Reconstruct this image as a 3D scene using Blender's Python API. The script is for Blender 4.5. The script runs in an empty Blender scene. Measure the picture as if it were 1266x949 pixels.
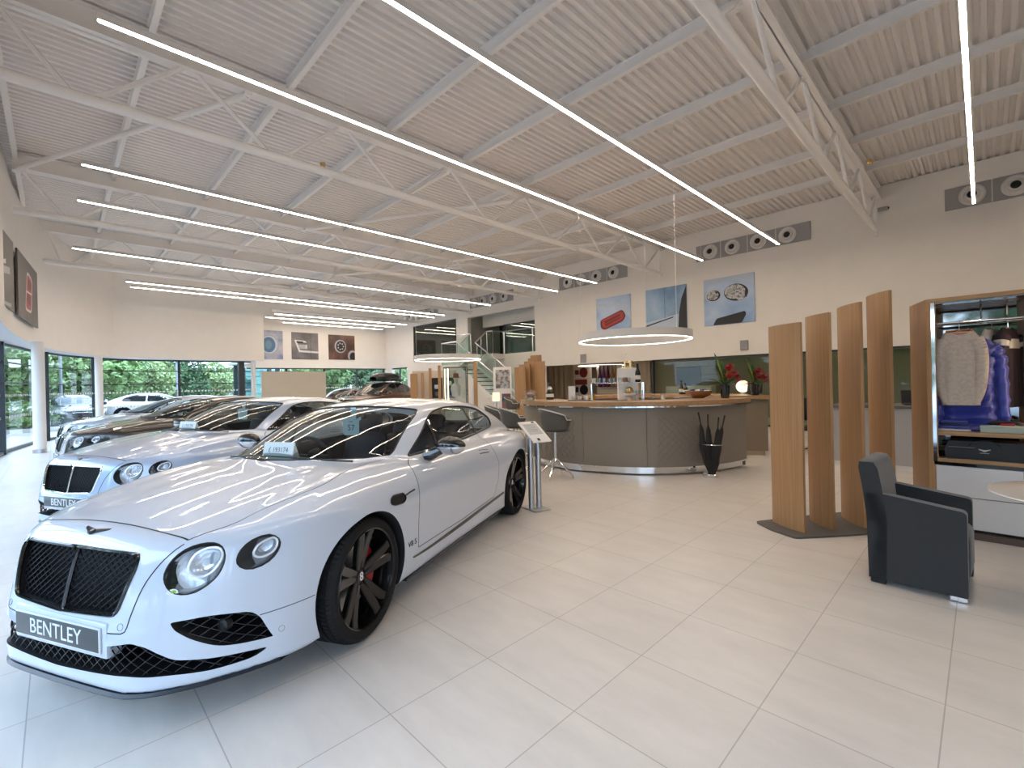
import bpy, bmesh, math, random
import numpy as np
from mathutils import Vector, Matrix
from mathutils.geometry import delaunay_2d_cdt
random.seed(7); RNG = np.random.default_rng(7)
PI = math.pi
SC = bpy.context.scene
COL = SC.collection
R = math.radians

# ---------------------------------------------------------------- materials
MATS = {}
def _bsdf(m): return m.node_tree.nodes['Principled BSDF']
def mat(name, col, rough=.5, metal=0., spec=.5, coat=0., emit=None, es=0., noise=0., nscale=8., bump=0., bscale=60., coatr=.03, sheen=0.):
    if name in MATS: return MATS[name]
    m = bpy.data.materials.new(name); m.use_nodes = True
    b = _bsdf(m); nt = m.node_tree; N = nt.nodes; L = nt.links
    c = (*col, 1)
    b.inputs['Base Color'].default_value = c
    b.inputs['Roughness'].default_value = rough
    b.inputs['Metallic'].default_value = metal
    b.inputs['Specular IOR Level'].default_value = spec
    b.inputs['Coat Weight'].default_value = coat
    b.inputs['Coat Roughness'].default_value = coatr
    if sheen: b.inputs['Sheen Weight'].default_value = sheen
    if emit:
        b.inputs['Emission Color'].default_value = (*emit, 1); b.inputs['Emission Strength'].default_value = es
    tc = None
    if noise:
        tc = N.new('ShaderNodeTexCoord'); n = N.new('ShaderNodeTexNoise'); n.inputs['Scale'].default_value = nscale; n.inputs['Detail'].default_value = 6
        r = N.new('ShaderNodeValToRGB')
        r.color_ramp.elements[0].position = .3; r.color_ramp.elements[1].position = .7
        r.color_ramp.elements[0].color = tuple(v*(1-noise) for v in col) + (1,)
        r.color_ramp.elements[1].color = tuple(min(1, v*(1+noise)) for v in col) + (1,)
        L.new(tc.outputs['Object'], n.inputs['Vector']); L.new(n.outputs['Fac'], r.inputs['Fac']); L.new(r.outputs['Color'], b.inputs['Base Color'])
    if bump:
        tc = tc or N.new('ShaderNodeTexCoord'); n = N.new('ShaderNodeTexNoise'); n.inputs['Scale'].default_value = bscale; n.inputs['Detail'].default_value = 3
        bp = N.new('ShaderNodeBump'); bp.inputs['Strength'].default_value = bump; bp.inputs['Distance'].default_value = .01
        L.new(tc.outputs['Object'], n.inputs['Vector']); L.new(n.outputs['Fac'], bp.inputs['Height']); L.new(bp.outputs['Normal'], b.inputs['Normal'])
    MATS[name] = m
    return m
def emat(name, col, s):
    if name in MATS: return MATS[name]
    m = bpy.data.materials.new(name); m.use_nodes = True; nt = m.node_tree; nt.nodes.clear()
    e = nt.nodes.new('ShaderNodeEmission'); o = nt.nodes.new('ShaderNodeOutputMaterial')
    e.inputs['Color'].default_value = (*col, 1); e.inputs['Strength'].default_value = s
    nt.links.new(e.outputs[0], o.inputs[0]); MATS[name] = m
    return m
def glass(name, tint=(.9, .95, .95), rough=.0, refl=1.45, extra=0.):
    """thin pane: see-through with a Fresnel mirror on top"""
    if name in MATS: return MATS[name]
    m = bpy.data.materials.new(name); m.use_nodes = True; nt = m.node_tree; N = nt.nodes; L = nt.links; N.clear()
    o = N.new('ShaderNodeOutputMaterial'); t = N.new('ShaderNodeBsdfTransparent'); g = N.new('ShaderNodeBsdfGlossy'); mx = N.new('ShaderNodeMixShader'); f = N.new('ShaderNodeFresnel')
    t.inputs['Color'].default_value = (*tint, 1); g.inputs['Roughness'].default_value = rough; # a pane has the same mirror from both sides
    ge = N.new('ShaderNodeNewGeometry'); mr = N.new('ShaderNodeMapRange'); mr.inputs[3].default_value = refl; mr.inputs[4].default_value = 1/refl
    L.new(ge.outputs['Backfacing'], mr.inputs[0]); L.new(mr.outputs[0], f.inputs['IOR'])
    fac = f.outputs[0]
    if extra:
        a = N.new('ShaderNodeMath'); a.operation = 'ADD'; a.use_clamp = True; a.inputs[1].default_value = extra; L.new(fac, a.inputs[0]); fac = a.outputs[0]
    L.new(fac, mx.inputs[0]); L.new(t.outputs[0], mx.inputs[1]); L.new(g.outputs[0], mx.inputs[2]); L.new(mx.outputs[0], o.inputs[0])
    MATS[name] = m
    return m
def wood(name, c1, c2, rough=.4, sx=40., axis='Z'):
    """straight grained veneer: noise stretched along one axis of the object"""
    if name in MATS: return MATS[name]
    m = bpy.data.materials.new(name); m.use_nodes = True; b = _bsdf(m); nt = m.node_tree; N = nt.nodes; L = nt.links
    tc = N.new('ShaderNodeTexCoord'); mp = N.new('ShaderNodeMapping'); n = N.new('ShaderNodeTexNoise'); r = N.new('ShaderNodeValToRGB')
    s = {'X': (1.2, sx, sx), 'Y': (sx, 1.2, sx), 'Z': (sx, sx, 1.2)}[axis]
    mp.inputs['Scale'].default_value = s; n.inputs['Scale'].default_value = 1.; n.inputs['Detail'].default_value = 5; n.inputs['Roughness'].default_value = .6
    r.color_ramp.elements[0].position = .32; r.color_ramp.elements[1].position = .68
    r.color_ramp.elements[0].color = (*c1, 1); r.color_ramp.elements[1].color = (*c2, 1)
    L.new(tc.outputs['Object'], mp.inputs[0]); L.new(mp.outputs[0], n.inputs['Vector']); L.new(n.outputs['Fac'], r.inputs['Fac']); L.new(r.outputs['Color'], b.inputs['Base Color'])
    b.inputs['Roughness'].default_value = rough; b.inputs['Specular IOR Level'].default_value = .35
    MATS[name] = m
    return m

# ---------------------------------------------------------------- mesh builder
class MB:
    def __init__(s): s.v = []; s.f = []; s.m = []
    def add(s, V, F, m=0, M=None):
        o = len(s.v)
        if M is not None: V = [M @ Vector(p) for p in V]
        s.v += [tuple(p) for p in V]; s.f += [tuple(i + o for i in f) for f in F]; s.m += [m] * len(F)
        return s
    def box(s, lo, hi, m=0, M=None):
        (a, b, c), (d, e, f) = lo, hi
        V = [(a,b,c),(d,b,c),(d,e,c),(a,e,c),(a,b,f),(d,b,f),(d,e,f),(a,e,f)]
        return s.add(V, [(0,3,2,1),(4,5,6,7),(0,1,5,4),(1,2,6,5),(2,3,7,6),(3,0,4,7)], m, M)
    def rbox(s, lo, hi, r=.01, seg=2, m=0, M=None):
        bm = bmesh.new(); bmesh.ops.create_cube(bm, size=1)
        for v in bm.verts: v.co = Vector([(lo[i]+hi[i])/2 + v.co[i]*(hi[i]-lo[i]) for i in range(3)])
        bmesh.ops.bevel(bm, geom=list(bm.edges), offset=min(r, min(abs(hi[i]-lo[i]) for i in range(3))*.49), segments=seg, profile=.5, affect='EDGES')
        return s.bm(bm, m, M)
    def bm(s, bm, m=0, M=None):
        bm.verts.index_update()
        s.add([v.co.copy() for v in bm.verts], [[v.index for v in f.verts] for f in bm.faces], m, M); bm.free(); return s
    def tube(s, path, r, n=8, m=0, closed=False, caps=True, M=None, up=None):
        P = [Vector(p) for p in path]; k = len(P); V = []; F = []
        rr = r if hasattr(r, '__len__') else [r]*k
        ref = None
        for i in range(k):
            if closed: t = P[(i+1) % k] - P[i-1]
            else: t = P[min(i+1, k-1)] - P[max(i-1, 0)]
            t = t.normalized() if t.length > 1e-9 else Vector((0,0,1))
            if ref is None: ref = Vector(up) if up else (Vector((0,0,1)) if abs(t.z) < .9 else Vector((1,0,0)))
            a = ref - t*ref.dot(t)
            if a.length < 1e-6: a = t.orthogonal()
            a.normalize(); ref = a; b = t.cross(a)
            for j in range(n):
                q = 2*PI*j/n + PI/n
                V.append(P[i] + (a*math.cos(q) + b*math.sin(q))*rr[i])
        for i in range(k if closed else k-1):
            for j in range(n):
                F.append((i*n+j, i*n+(j+1) % n, ((i+1) % k)*n+(j+1) % n, ((i+1) % k)*n+j))
        if caps and not closed: F += [tuple(range(n))[::-1], tuple((k-1)*n+j for j in range(n))]
        return s.add(V, F, m, M)
    def bar(s, p0, p1, w, h, m=0, up=(0,0,1)):
        p0, p1 = Vector(p0), Vector(p1); t = (p1-p0).normalized(); u = Vector(up); a = t.cross(u)
        if a.length < 1e-6: a = t.orthogonal()
        a.normalize(); b = a.cross(t)
        V = [p + a*(w/2*x) + b*(h/2*y) for p in (p0, p1) for x, y in ((-1,-1),(1,-1),(1,1),(-1,1))]
        return s.add(V, [(0,1,2,3),(7,6,5,4),(0,4,5,1),(1,5,6,2),(2,6,7,3),(3,7,4,0)], m)
    def lathe(s, prof, n=32, m=0, M=None, arc=2*PI):
        """profile of (radius, z) spun about z"""
        k = len(prof); V = []; F = []; full = abs(arc - 2*PI) < 1e-6; c = n if full else n+1
        for i in range(c):
            a = arc*i/n
            for r, z in prof: V.append((r*math.cos(a), r*math.sin(a), z))
        for i in range(n):
            for j in range(k-1):
                F.append((i*k+j, ((i+1) % c)*k+j, ((i+1) % c)*k+j+1, i*k+j+1))
        return s.add(V, F, m, M)
    def disc(s, r, z, n=32, m=0, M=None, r0=0.):
        if r0 == 0: return s.add([(r*math.cos(2*PI*i/n), r*math.sin(2*PI*i/n), z) for i in range(n)], [tuple(range(n))], m, M)
        return s.lathe([(r, z), (r0, z)], n, m, M)
    def prism(s, poly, h0, h1, m=0, M=None, f=None):
        """closed 2D outline extruded between two heights; f maps (a, b, h) to a point"""
        f = f or (lambda a, b, h: (a, b, h)); n = len(poly)
        V = [f(a, b, h0) for a, b in poly] + [f(a, b, h1) for a, b in poly]
        F = [tuple(range(n))[::-1], tuple(range(n, 2*n))] + [(i, (i+1) % n, n+(i+1) % n, n+i) for i in range(n)]
        return s.add(V, F, m, M)
    def grid(s, pts, m=0, wrap=False, M=None):
        """2D list of points"""
        a = len(pts); b = len(pts[0]); V = [p for r in pts for p in r]; F = []
        for i in range(a-1):
            for j in range(b if wrap else b-1):
                F.append((i*b+j, i*b+(j+1) % b, (i+1)*b+(j+1) % b, (i+1)*b+j))
        return s.add(V, F, m, M)
    def sphere(s, c, r, n=16, m=0, M=None):
        rr = r if hasattr(r, '__len__') else (r, r, r); k = n//2
        pts = [[(c[0]+rr[0]*math.sin(PI*i/k)*math.cos(2*PI*j/n), c[1]+rr[1]*math.sin(PI*i/k)*math.sin(2*PI*j/n), c[2]+rr[2]*math.cos(PI*i/k)) for j in range(n)] for i in range(k+1)]
        return s.grid(pts, m, True, M)
    def build(s, name, mats, parent=None, smooth=35, fix=True, M=None, label=None):
        me = bpy.data.meshes.new(name)
        me.from_pydata([tuple(p) for p in s.v], [], s.f)
        mats = mats if isinstance(mats, (list, tuple)) else [mats]
        for x in mats: me.materials.append(x)
        me.polygons.foreach_set('material_index', s.m)
        if fix:
            bm = bmesh.new(); bm.from_mesh(me); bmesh.ops.remove_doubles(bm, verts=bm.verts, dist=1e-6); bmesh.ops.recalc_face_normals(bm, faces=bm.faces); bm.to_mesh(me); bm.free()
        if smooth:
            me.shade_smooth(); me.set_sharp_from_angle(angle=R(smooth))
        me.update()
        o = bpy.data.objects.new(name, me); COL.objects.link(o)
        if parent: o.parent = parent
        if M is not None: o.matrix_local = M
        if label: o['label'] = label
        return o

def empty(name, loc=(0,0,0), rz=0., label=None, cat=None, group=None):
    o = bpy.data.objects.new(name, None); COL.objects.link(o); o.location = loc; o.rotation_euler = (0,0,rz); o.empty_display_size = .1
    return tag(o, label, cat, group)
def tag(o, label=None, cat=None, group=None, kind=None):
    if label: o['label'] = label
    if cat: o['category'] = cat
    if group: o['group'] = group
    if kind: o['kind'] = kind
    return o
def copy_tree(o, parent=None):
    c = o.copy(); COL.objects.link(c)
    if parent: c.parent = parent; c.matrix_parent_inverse = o.matrix_parent_inverse.copy()
    for ch in list(o.children): copy_tree(ch, c)
    return c
def text_geo(txt, size, extrude=.001, align='CENTER', sx=1.):
    cu = bpy.data.curves.new('txt', 'FONT'); cu.body = txt; cu.size = size; cu.extrude = extrude; cu.align_x = align; cu.align_y = 'CENTER'; cu.resolution_u = 3
    o = bpy.data.objects.new('txt', cu); COL.objects.link(o)
    dg = bpy.context.evaluated_depsgraph_get(); me = bpy.data.meshes.new_from_object(o.evaluated_get(dg))
    V = [(v.co.x*sx, v.co.y, v.co.z) for v in me.vertices]; F = [tuple(p.vertices) for p in me.polygons]
    bpy.data.objects.remove(o); bpy.data.meshes.remove(me); bpy.data.curves.remove(cu)
    return V, F
def frameM(origin, x, y):
    """matrix whose local x, y run along the given world directions"""
    x = Vector(x).normalized(); y = Vector(y); y = (y - x*y.dot(x)).normalized(); z = x.cross(y)
    M = Matrix.Identity(4)
    for i, a in enumerate((x, y, z)):
        for j in range(3): M[j][i] = a[j]
    M.translation = Vector(origin)
    return M
def cr(pts, n=8, closed=True):
    """Catmull-Rom through points of any dimension"""
    P = [np.array(p, float) for p in pts]; k = len(P); out = []
    for i in range(k if closed else k-1):
        p0, p1, p2, p3 = (P[(i-1) % k], P[i], P[(i+1) % k], P[(i+2) % k]) if closed else (P[max(i-1, 0)], P[i], P[i+1], P[min(i+2, k-1)])
        for j in range(n):
            t = j/n
            out.append(.5*((2*p1) + (-p0+p2)*t + (2*p0-5*p1+4*p2-p3)*t*t + (-p0+3*p1-3*p2+p3)*t**3))
    if not closed: out.append(P[-1])
    return [tuple(map(float, q)) for q in out]
def rpoly(pts, r, seg=4):
    """polygon with rounded corners"""
    out = []; k = len(pts); rs = r if hasattr(r, '__len__') else [r]*k
    for i in range(k):
        p = Vector(pts[i]); a = Vector(pts[i-1]) - p; b = Vector(pts[(i+1) % k]) - p
        q = min(rs[i], a.length*.45, b.length*.45); A = p + a.normalized()*q; B = p + b.normalized()*q
        for j in range(seg+1):
            t = j/seg; out.append(tuple(A*(1-t)**2 + p*2*t*(1-t) + B*t*t))
    return out
def resample(poly, step, closed=True):
    P = [np.array(p, float) for p in poly]
    if closed: P = P + [P[0]]
    P = np.array(P); L = np.r_[0, np.cumsum(np.linalg.norm(np.diff(P, axis=0), axis=1))]
    n = max(3, int(round(L[-1]/step))); t = np.linspace(0, L[-1], n+1)
    Q = np.stack([np.interp(t, L, P[:, i]) for i in range(P.shape[1])], 1)
    return Q[:-1] if closed else Q
def inside(poly, q):
    poly = np.asarray(poly); x, y = q[:, 0], q[:, 1]; c = np.zeros(len(q), bool); j = len(poly)-1
    for i in range(len(poly)):
        xi, yi = poly[i]; xj, yj = poly[j]
        c ^= ((yi > y) != (yj > y)) & (x < (xj-xi)*(y-yi)/(yj-yi+1e-12)+xi); j = i
    return c
def fill2d(poly, step):
    """triangulated interior of a closed outline -> (points, triangles)"""
    B = resample(poly, step); lo = B.min(0); hi = B.max(0)
    gx, gy = np.meshgrid(np.arange(lo[0]+step*.5, hi[0], step), np.arange(lo[1]+step*.5, hi[1], step)); G = np.stack([gx.ravel(), gy.ravel()], 1)
    G = G[inside(B, G)]
    if len(G):
        d = np.min(np.linalg.norm(G[:, None]-B[None], axis=2), 1); G = G[d > step*.5]
    pts = [Vector(p) for p in B] + [Vector(p) for p in G]
    r = delaunay_2d_cdt(pts, [], [list(range(len(B)))], 1, 1e-6)
    return np.array([tuple(v) for v in r[0]]), [tuple(f) for f in r[2]]
# ---------------------------------------------------------------- car body as a smooth implicit solid
def smax(a, b, r):
    h = np.clip(r - np.abs(a - b), 0, None)
    return np.maximum(a, b) + h * h / (4 * r)
def smin(a, b, r):
    return -smax(-a, -b, r)
def spl(xs, ys):
    """monotone cubic (PCHIP) interpolator"""
    o = np.argsort(xs); x = np.array(xs, float)[o]; y = np.array(ys, float)[o]
    h = np.diff(x); d = np.diff(y) / h; m = np.zeros_like(x)
    for i in range(1, len(x) - 1):
        if d[i-1] * d[i] > 0:
            w1 = 2*h[i] + h[i-1]; w2 = h[i] + 2*h[i-1]
            m[i] = (w1 + w2) / (w1 / d[i-1] + w2 / d[i])
    m[0] = d[0]; m[-1] = d[-1]
    def f(q):
        q = np.asarray(q, float)
        qc = np.clip(q, x[0], x[-1])
        i = np.clip(np.searchsorted(x, qc) - 1, 0, len(x) - 2)
        t = (qc - x[i]) / h[i]
        v = (y[i]*(1+2*t)*(1-t)**2 + m[i]*h[i]*t*(1-t)**2 + y[i+1]*t*t*(3-2*t) + m[i+1]*h[i]*t*t*(t-1))
        return v + np.where(q < x[0], m[0]*(q-x[0]), 0) + np.where(q > x[-1], m[-1]*(q-x[-1]), 0)
    return f
def tab(s):
    a = [tuple(map(float, p.split(':'))) for p in s.split()]
    return spl([p[0] for p in a], [p[1] for p in a])

class CarShape:
    """g(x,y,z)<0 inside; x forward from the front axle, y left, z up"""
    def __init__(s, P):
        s.P = P
        s.zc = tab(P['hood']); s.drop = tab(P['drop']); s.W = tab(P['W']); s.prof = tab(P['side'])
        s.X0 = tab(P['nose']); s.d = tab(P['plan']); s.R0 = tab(P['tail']); s.dr = tab(P['rplan'])
        s.zr = tab(P['roof']); s.w = tab(P['gside']); s.tw = tab(P['gtaper']); s.bot = tab(P['bottom'])
        s.kw = tab(P['wrap']); s.haunch = P.get('haunch', []); s.crest = P.get('crest', [])
    def lower(s, x, y, z):
        P = s.P; a = np.abs(y)
        top = z - (s.zc(x) - s.drop(x) * (a / .9) ** P.get('dpow', 2.6))
        for (hx, hy, sx, sy, amt) in s.crest: top = top - amt * np.exp(-((x-hx)/sx)**4 - ((a-hy)/sy)**2)
        ys = s.W(x) * s.prof(z)
        for (hx, hz, sx, sz, amt) in s.haunch:
            ys = ys + amt * np.exp(-((x-hx)/sx)**2 - ((z-hz)/sz)**2)
        side = a - ys
        front = (x - (s.X0(z) - s.d(a))) * .85
        rear = (-(x) + (s.R0(z) + s.dr(a))) * .85
        g = smax(top, side, P.get('r_ts', .10))
        g = smax(g, front, P.get('r_f', .07))
        g = smax(g, rear, .09)
        return smax(g, s.bot(x) - z, .03)
    def green(s, x, y, z, off=0.):
        P = s.P; a = np.abs(y)
        xx = x + s.kw(z) * a * a
        top = (z - (s.zr(xx) - P.get('crown', .10) * a * a)) * .9 + off
        side = (a - s.w(z) * s.tw(x)) * .95 + off
        return smax(top, side, P.get('r_g', .10))
    def g(s, x, y, z):
        return smin(s.lower(x, y, z), smax(s.green(x, y, z), s.P.get('gbase', .6) - z, .02), s.P.get('r_u', .035))
    def grad(s, p, e=2e-3):
        x, y, z = p[:, 0], p[:, 1], p[:, 2]
        G = np.stack([s.g(x+e, y, z) - s.g(x-e, y, z), s.g(x, y+e, z) - s.g(x, y-e, z), s.g(x, y, z+e) - s.g(x, y, z-e)], 1) / (2*e)
        return G
    def cast(s, o, d, tmax=3., n=240):
        """first hit of rays o+t*d with the body (nan when missed)"""
        o = np.atleast_2d(np.asarray(o, float)); d = np.atleast_2d(np.asarray(d, float))
        o, d = np.broadcast_arrays(o, d)
        lo = np.zeros(len(o)); hit = np.zeros(len(o), bool); hi = np.full(len(o), np.nan)
        prev = np.zeros(len(o))
        for k in range(1, n + 1):
            t = tmax * k / n
            q = o + d * t
            ins = (s.g(q[:, 0], q[:, 1], q[:, 2]) < 0) & ~hit
            hi[ins] = t; lo[ins] = tmax * (k - 1) / n; hit |= ins
        l = lo.copy(); h = np.where(hit, hi, 0)
        for k in range(18):
            m = (l + h) / 2; q = o + d * m[:, None]
            ins = s.g(q[:, 0], q[:, 1], q[:, 2]) < 0
            h = np.where(ins, m, h); l = np.where(ins, l, m)
        t = np.where(hit, h, np.nan)
        return o + d * t[:, None]
    def on_front(s, yz):
        a = np.asarray(yz, float); n = len(a)
        return s.cast(np.stack([np.full(n, 1.05), a[:, 0], a[:, 1]], 1), np.array([[-1., 0, 0]]), .9, 45)
    def on_side(s, xz, sgn=1):
        a = np.asarray(xz, float); n = len(a)
        return s.cast(np.stack([a[:, 0], np.full(n, 1.12*sgn), a[:, 1]], 1), np.array([[0, -1.*sgn, 0]]), .8, 45)
    def on_top(s, xy):
        a = np.asarray(xy, float); n = len(a)
        return s.cast(np.stack([a[:, 0], a[:, 1], np.full(n, s.P.get('ztop', 1.5))], 1), np.array([[0, 0, -1.]]), 1., 60)

GT = dict(
    hood='.95:.76 .9:.795 .8:.835 .6:.88 .3:.932 0:.972 -.3:.995 -.6:1.0 -1.2:.985 -2.4:.985 -2.8:.985 -3.2:.955 -3.5:.915 -3.8:.86',
    drop='.9:.09 .6:.10 .3:.085 0:.07 -.6:.06 -1.2:.05 -2.4:.03 -3.2:.05 -3.8:.06',
    W='.9:.96 .3:.985 0:1.0 -.5:.992 -1.3:.985 -2.0:.99 -2.7:1.005 -3.1:.985 -3.6:.92 -3.9:.86',
    side='.1:.905 .2:.93 .32:.948 .5:.962 .65:.968 .78:.955 .88:.92 .97:.86 1.1:.78',
    nose='.1:.90 .16:.945 .22:.948 .32:.952 .45:.945 .52:.932 .6:.915 .7:.89 .77:.87 .85:.83 1.0:.72',
    plan='0:0 .2:.002 .4:.01 .5:.042 .62:.13 .72:.235 .8:.345 .893:.515 .97:.78',
    tail='.15:-3.70 .35:-3.80 .6:-3.84 .8:-3.85 .9:-3.83 1.0:-3.80',
    rplan='0:0 .4:.05 .6:.13 .75:.25 .85:.40 .95:.62',
    bottom='1:.195 .7:.19 -.3:.165 -3.2:.16 -3.9:.28',
    roof='.8:0 .45:.6 .2:.90 -.12:.985 -.3:1.055 -.6:1.165 -.9:1.262 -1.2:1.335 -1.45:1.374 -1.7:1.39 -1.95:1.383 -2.25:1.345 -2.6:1.26 -3.0:1.12 -3.35:.97 -3.6:.85 -3.85:.5',
    gside='.6:.86 .9:.825 1.0:.79 1.1:.752 1.2:.70 1.3:.655 1.4:.57',
    gtaper='-.2:.97 -.8:.995 -1.3:1. -2.0:.985 -2.5:.93 -3.0:.83 -3.6:.70',
    wrap='.9:.85 1.0:.8 1.15:.6 1.3:.38 1.4:.3',
    haunch=[(-2.75, .74, .60, .13, .030), (-.1, .745, .75, .085, .014), (-1.35, .48, .7, .15, -.018)],
    crest=[(-.05, .71, .62, .085, .014), (.05, .36, .62, .11, -.008)],
)
# ---------------------------------------------------------------- implicit solid -> mesh
def surface_nets(fn, lo, hi, h):
    ax = [np.arange(lo[i], hi[i] + h, h) for i in range(3)]
    X, Y, Z = np.meshgrid(*ax, indexing='ij'); G = fn(X, Y, Z); S = G < 0
    nx, ny, nz = G.shape; acc = np.zeros((nx-1, ny-1, nz-1, 3)); cnt = np.zeros((nx-1, ny-1, nz-1))
    def sl(o): return tuple(slice(o[i], o[i] + (nx, ny, nz)[i] - 1) for i in range(3))
    cs = [(0,0,0),(1,0,0),(0,1,0),(1,1,0),(0,0,1),(1,0,1),(0,1,1),(1,1,1)]
    for a in range(8):
        for b in range(a+1, 8):
            if sum(abs(cs[a][i]-cs[b][i]) for i in range(3)) != 1: continue
            ga, gb = G[sl(cs[a])], G[sl(cs[b])]; x = (ga < 0) != (gb < 0)
            t = np.where(x, ga/(ga-gb+1e-30), 0)
            for i in range(3): acc[..., i] += np.where(x, cs[a][i] + t*(cs[b][i]-cs[a][i]), 0)
            cnt += x
    act = cnt > 0; idx = -np.ones(act.shape, int); idx[act] = np.arange(act.sum())
    ijk = np.stack(np.nonzero(act), 1); V = np.array(lo) + (ijk + acc[act]/cnt[act][:, None])*h
    F = []
    for d in range(3):
        e, f = [(1, 2), (2, 0), (0, 1)][d]
        sh = [nx, ny, nz]; o0 = [1, 1, 1]; o0[d] = 0; n0 = [s-1 for s in sh]
        s0 = tuple(slice(o0[i], n0[i]) for i in range(3)); s1 = tuple(slice(o0[i] + (i == d), n0[i] + (i == d)) for i in range(3))
        ch = S[s0] != S[s1]; P = np.stack(np.nonzero(ch), 1) + np.array(o0); flip = S[s1][ch]
        def c(de, df):
            q = P.copy(); q[:, e] += de; q[:, f] += df; return idx[q[:, 0], q[:, 1], q[:, 2]]
        Q = np.stack([c(-1, -1), c(0, -1), c(0, 0), c(-1, 0)], 1); Q[flip] = Q[flip][:, ::-1]; F.append(Q)
    return V, np.concatenate(F)
def newton(S, V, n=4):
    for k in range(n):
        g = S.g(V[:, 0], V[:, 1], V[:, 2]); G = S.grad(V); l = (G*G).sum(1) + 1e-9
        st = np.clip(g/l, -.012/np.sqrt(l), .012/np.sqrt(l))
        V = V - G*st[:, None]
    return V
def set_normals(me, S, tol=.0015):
    """true surface normals on the outer skin, flat ones on cut faces"""
    nv = len(me.vertices); co = np.empty(nv*3); me.vertices.foreach_get('co', co); co = co.reshape(-1, 3)
    g = np.abs(S.g(co[:, 0], co[:, 1], co[:, 2])); G = S.grad(co); G /= np.linalg.norm(G, axis=1)[:, None] + 1e-9
    li = np.empty(len(me.loops), int); me.loops.foreach_get('vertex_index', li)
    nf = len(me.polygons); st = np.empty(nf, int); me.polygons.foreach_get('loop_start', st); tot = np.empty(nf, int); me.polygons.foreach_get('loop_total', tot)
    fn = np.empty(nf*3); me.polygons.foreach_get('normal', fn); fn = fn.reshape(-1, 3)
    lf = np.repeat(np.arange(nf), tot); on = g < tol
    fon = np.ones(nf, bool); np.logical_and.at(fon, lf, on[li])
    dot = np.zeros(nf); np.add.at(dot, lf, (G[li]*fn[lf]).sum(1)); fon &= (dot/tot) > .6
    N = np.where(fon[lf][:, None], G[li], fn[lf])
    me.shade_smooth(); me.normals_split_custom_set(N.tolist())
    return fon

def prism_obj(polys, mats):
    """cutter made of several prisms: (outline, h0, h1, map, material index)"""
    b = MB()
    for poly, h0, h1, f, m in polys: b.prism(poly, h0, h1, m, None, f)
    return b
fx = lambda a, b, h: (h, a, b)      # outline in (y, z), pushed along x
fy = lambda a, b, h: (a, h, b)      # outline in (x, z), pushed along y
fz = lambda a, b, h: (a, b, h)      # outline in (x, y), pushed along z
mir = lambda P: [(-p[0], *p[1:]) for p in P][::-1]

def patch(name, S, outline, how, off, mats, parent, step=.035, sgn=1, m=0, label=None):
    """a skin lying on the body: outline projected along x, y or z and moved off it by a hair"""
    P2, T = fill2d(outline, step)
    P = {'front': lambda: S.on_front(P2), 'side': lambda: S.on_side(P2, sgn), 'top': lambda: S.on_top(P2)}[how]()
    P, T = clean(P, T)
    N = S.grad(P); N /= np.linalg.norm(N, axis=1)[:, None]
    b = MB().add((P + N*off).tolist(), T, m); o = b.build(name, mats, parent, smooth=0, fix=False, label=label)
    me = o.data; bm = bmesh.new(); bm.from_mesh(me); bmesh.ops.recalc_face_normals(bm, faces=bm.faces)
    c = sum((f.normal.dot(Vector(N[f.verts[0].index])) for f in bm.faces))
    if c < 0: bmesh.ops.reverse_faces(bm, faces=bm.faces)
    bm.to_mesh(me); bm.free(); me.shade_smooth()
    me.normals_split_custom_set_from_vertices(N.tolist())
    return o
def clean(P, T):
    ok = ~np.isnan(P[:, 0])
    if ok.all(): return P, T
    ix = np.cumsum(ok)-1
    return P[ok], [tuple(int(ix[i]) for i in t) for t in T if all(ok[i] for i in t)]
def line3(S, pts, how, step=.02, sgn=1, closed=False):
    Q = resample(pts, step, closed)
    P = {'front': lambda: S.on_front(Q), 'side': lambda: S.on_side(Q, sgn), 'top': lambda: S.on_top(Q)}[how]()
    P = P[~np.isnan(P[:, 0])]; N = S.grad(P); N /= np.linalg.norm(N, axis=1)[:, None]
    return P, N
def ribbon(b, S, pts, how, w, off=.0006, m=0, sgn=1, closed=False, step=.02):
    """a shut line: narrow strip on the skin"""
    P, N = line3(S, pts, how, step, sgn, closed); n = len(P)
    T = (np.roll(P, -1, 0)-np.roll(P, 1, 0)) if closed else np.gradient(P, axis=0)
    A = np.cross(N, T); A /= np.linalg.norm(A, axis=1)[:, None] + 1e-9
    pts3 = [[tuple(p+nn*off-a*w/2), tuple(p+nn*off+a*w/2)] for p, nn, a in zip(P, N, A)]
    if closed: pts3.append(pts3[0])
    return b.grid(pts3, m)
def bead(b, S, pts, how, r, off=0., m=0, sgn=1, closed=True, n=6, step=.02):
    P, N = line3(S, pts, how, step, sgn, closed)
    return b.tube([tuple(p) for p in P+N*off], r, n, m, closed)
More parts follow.
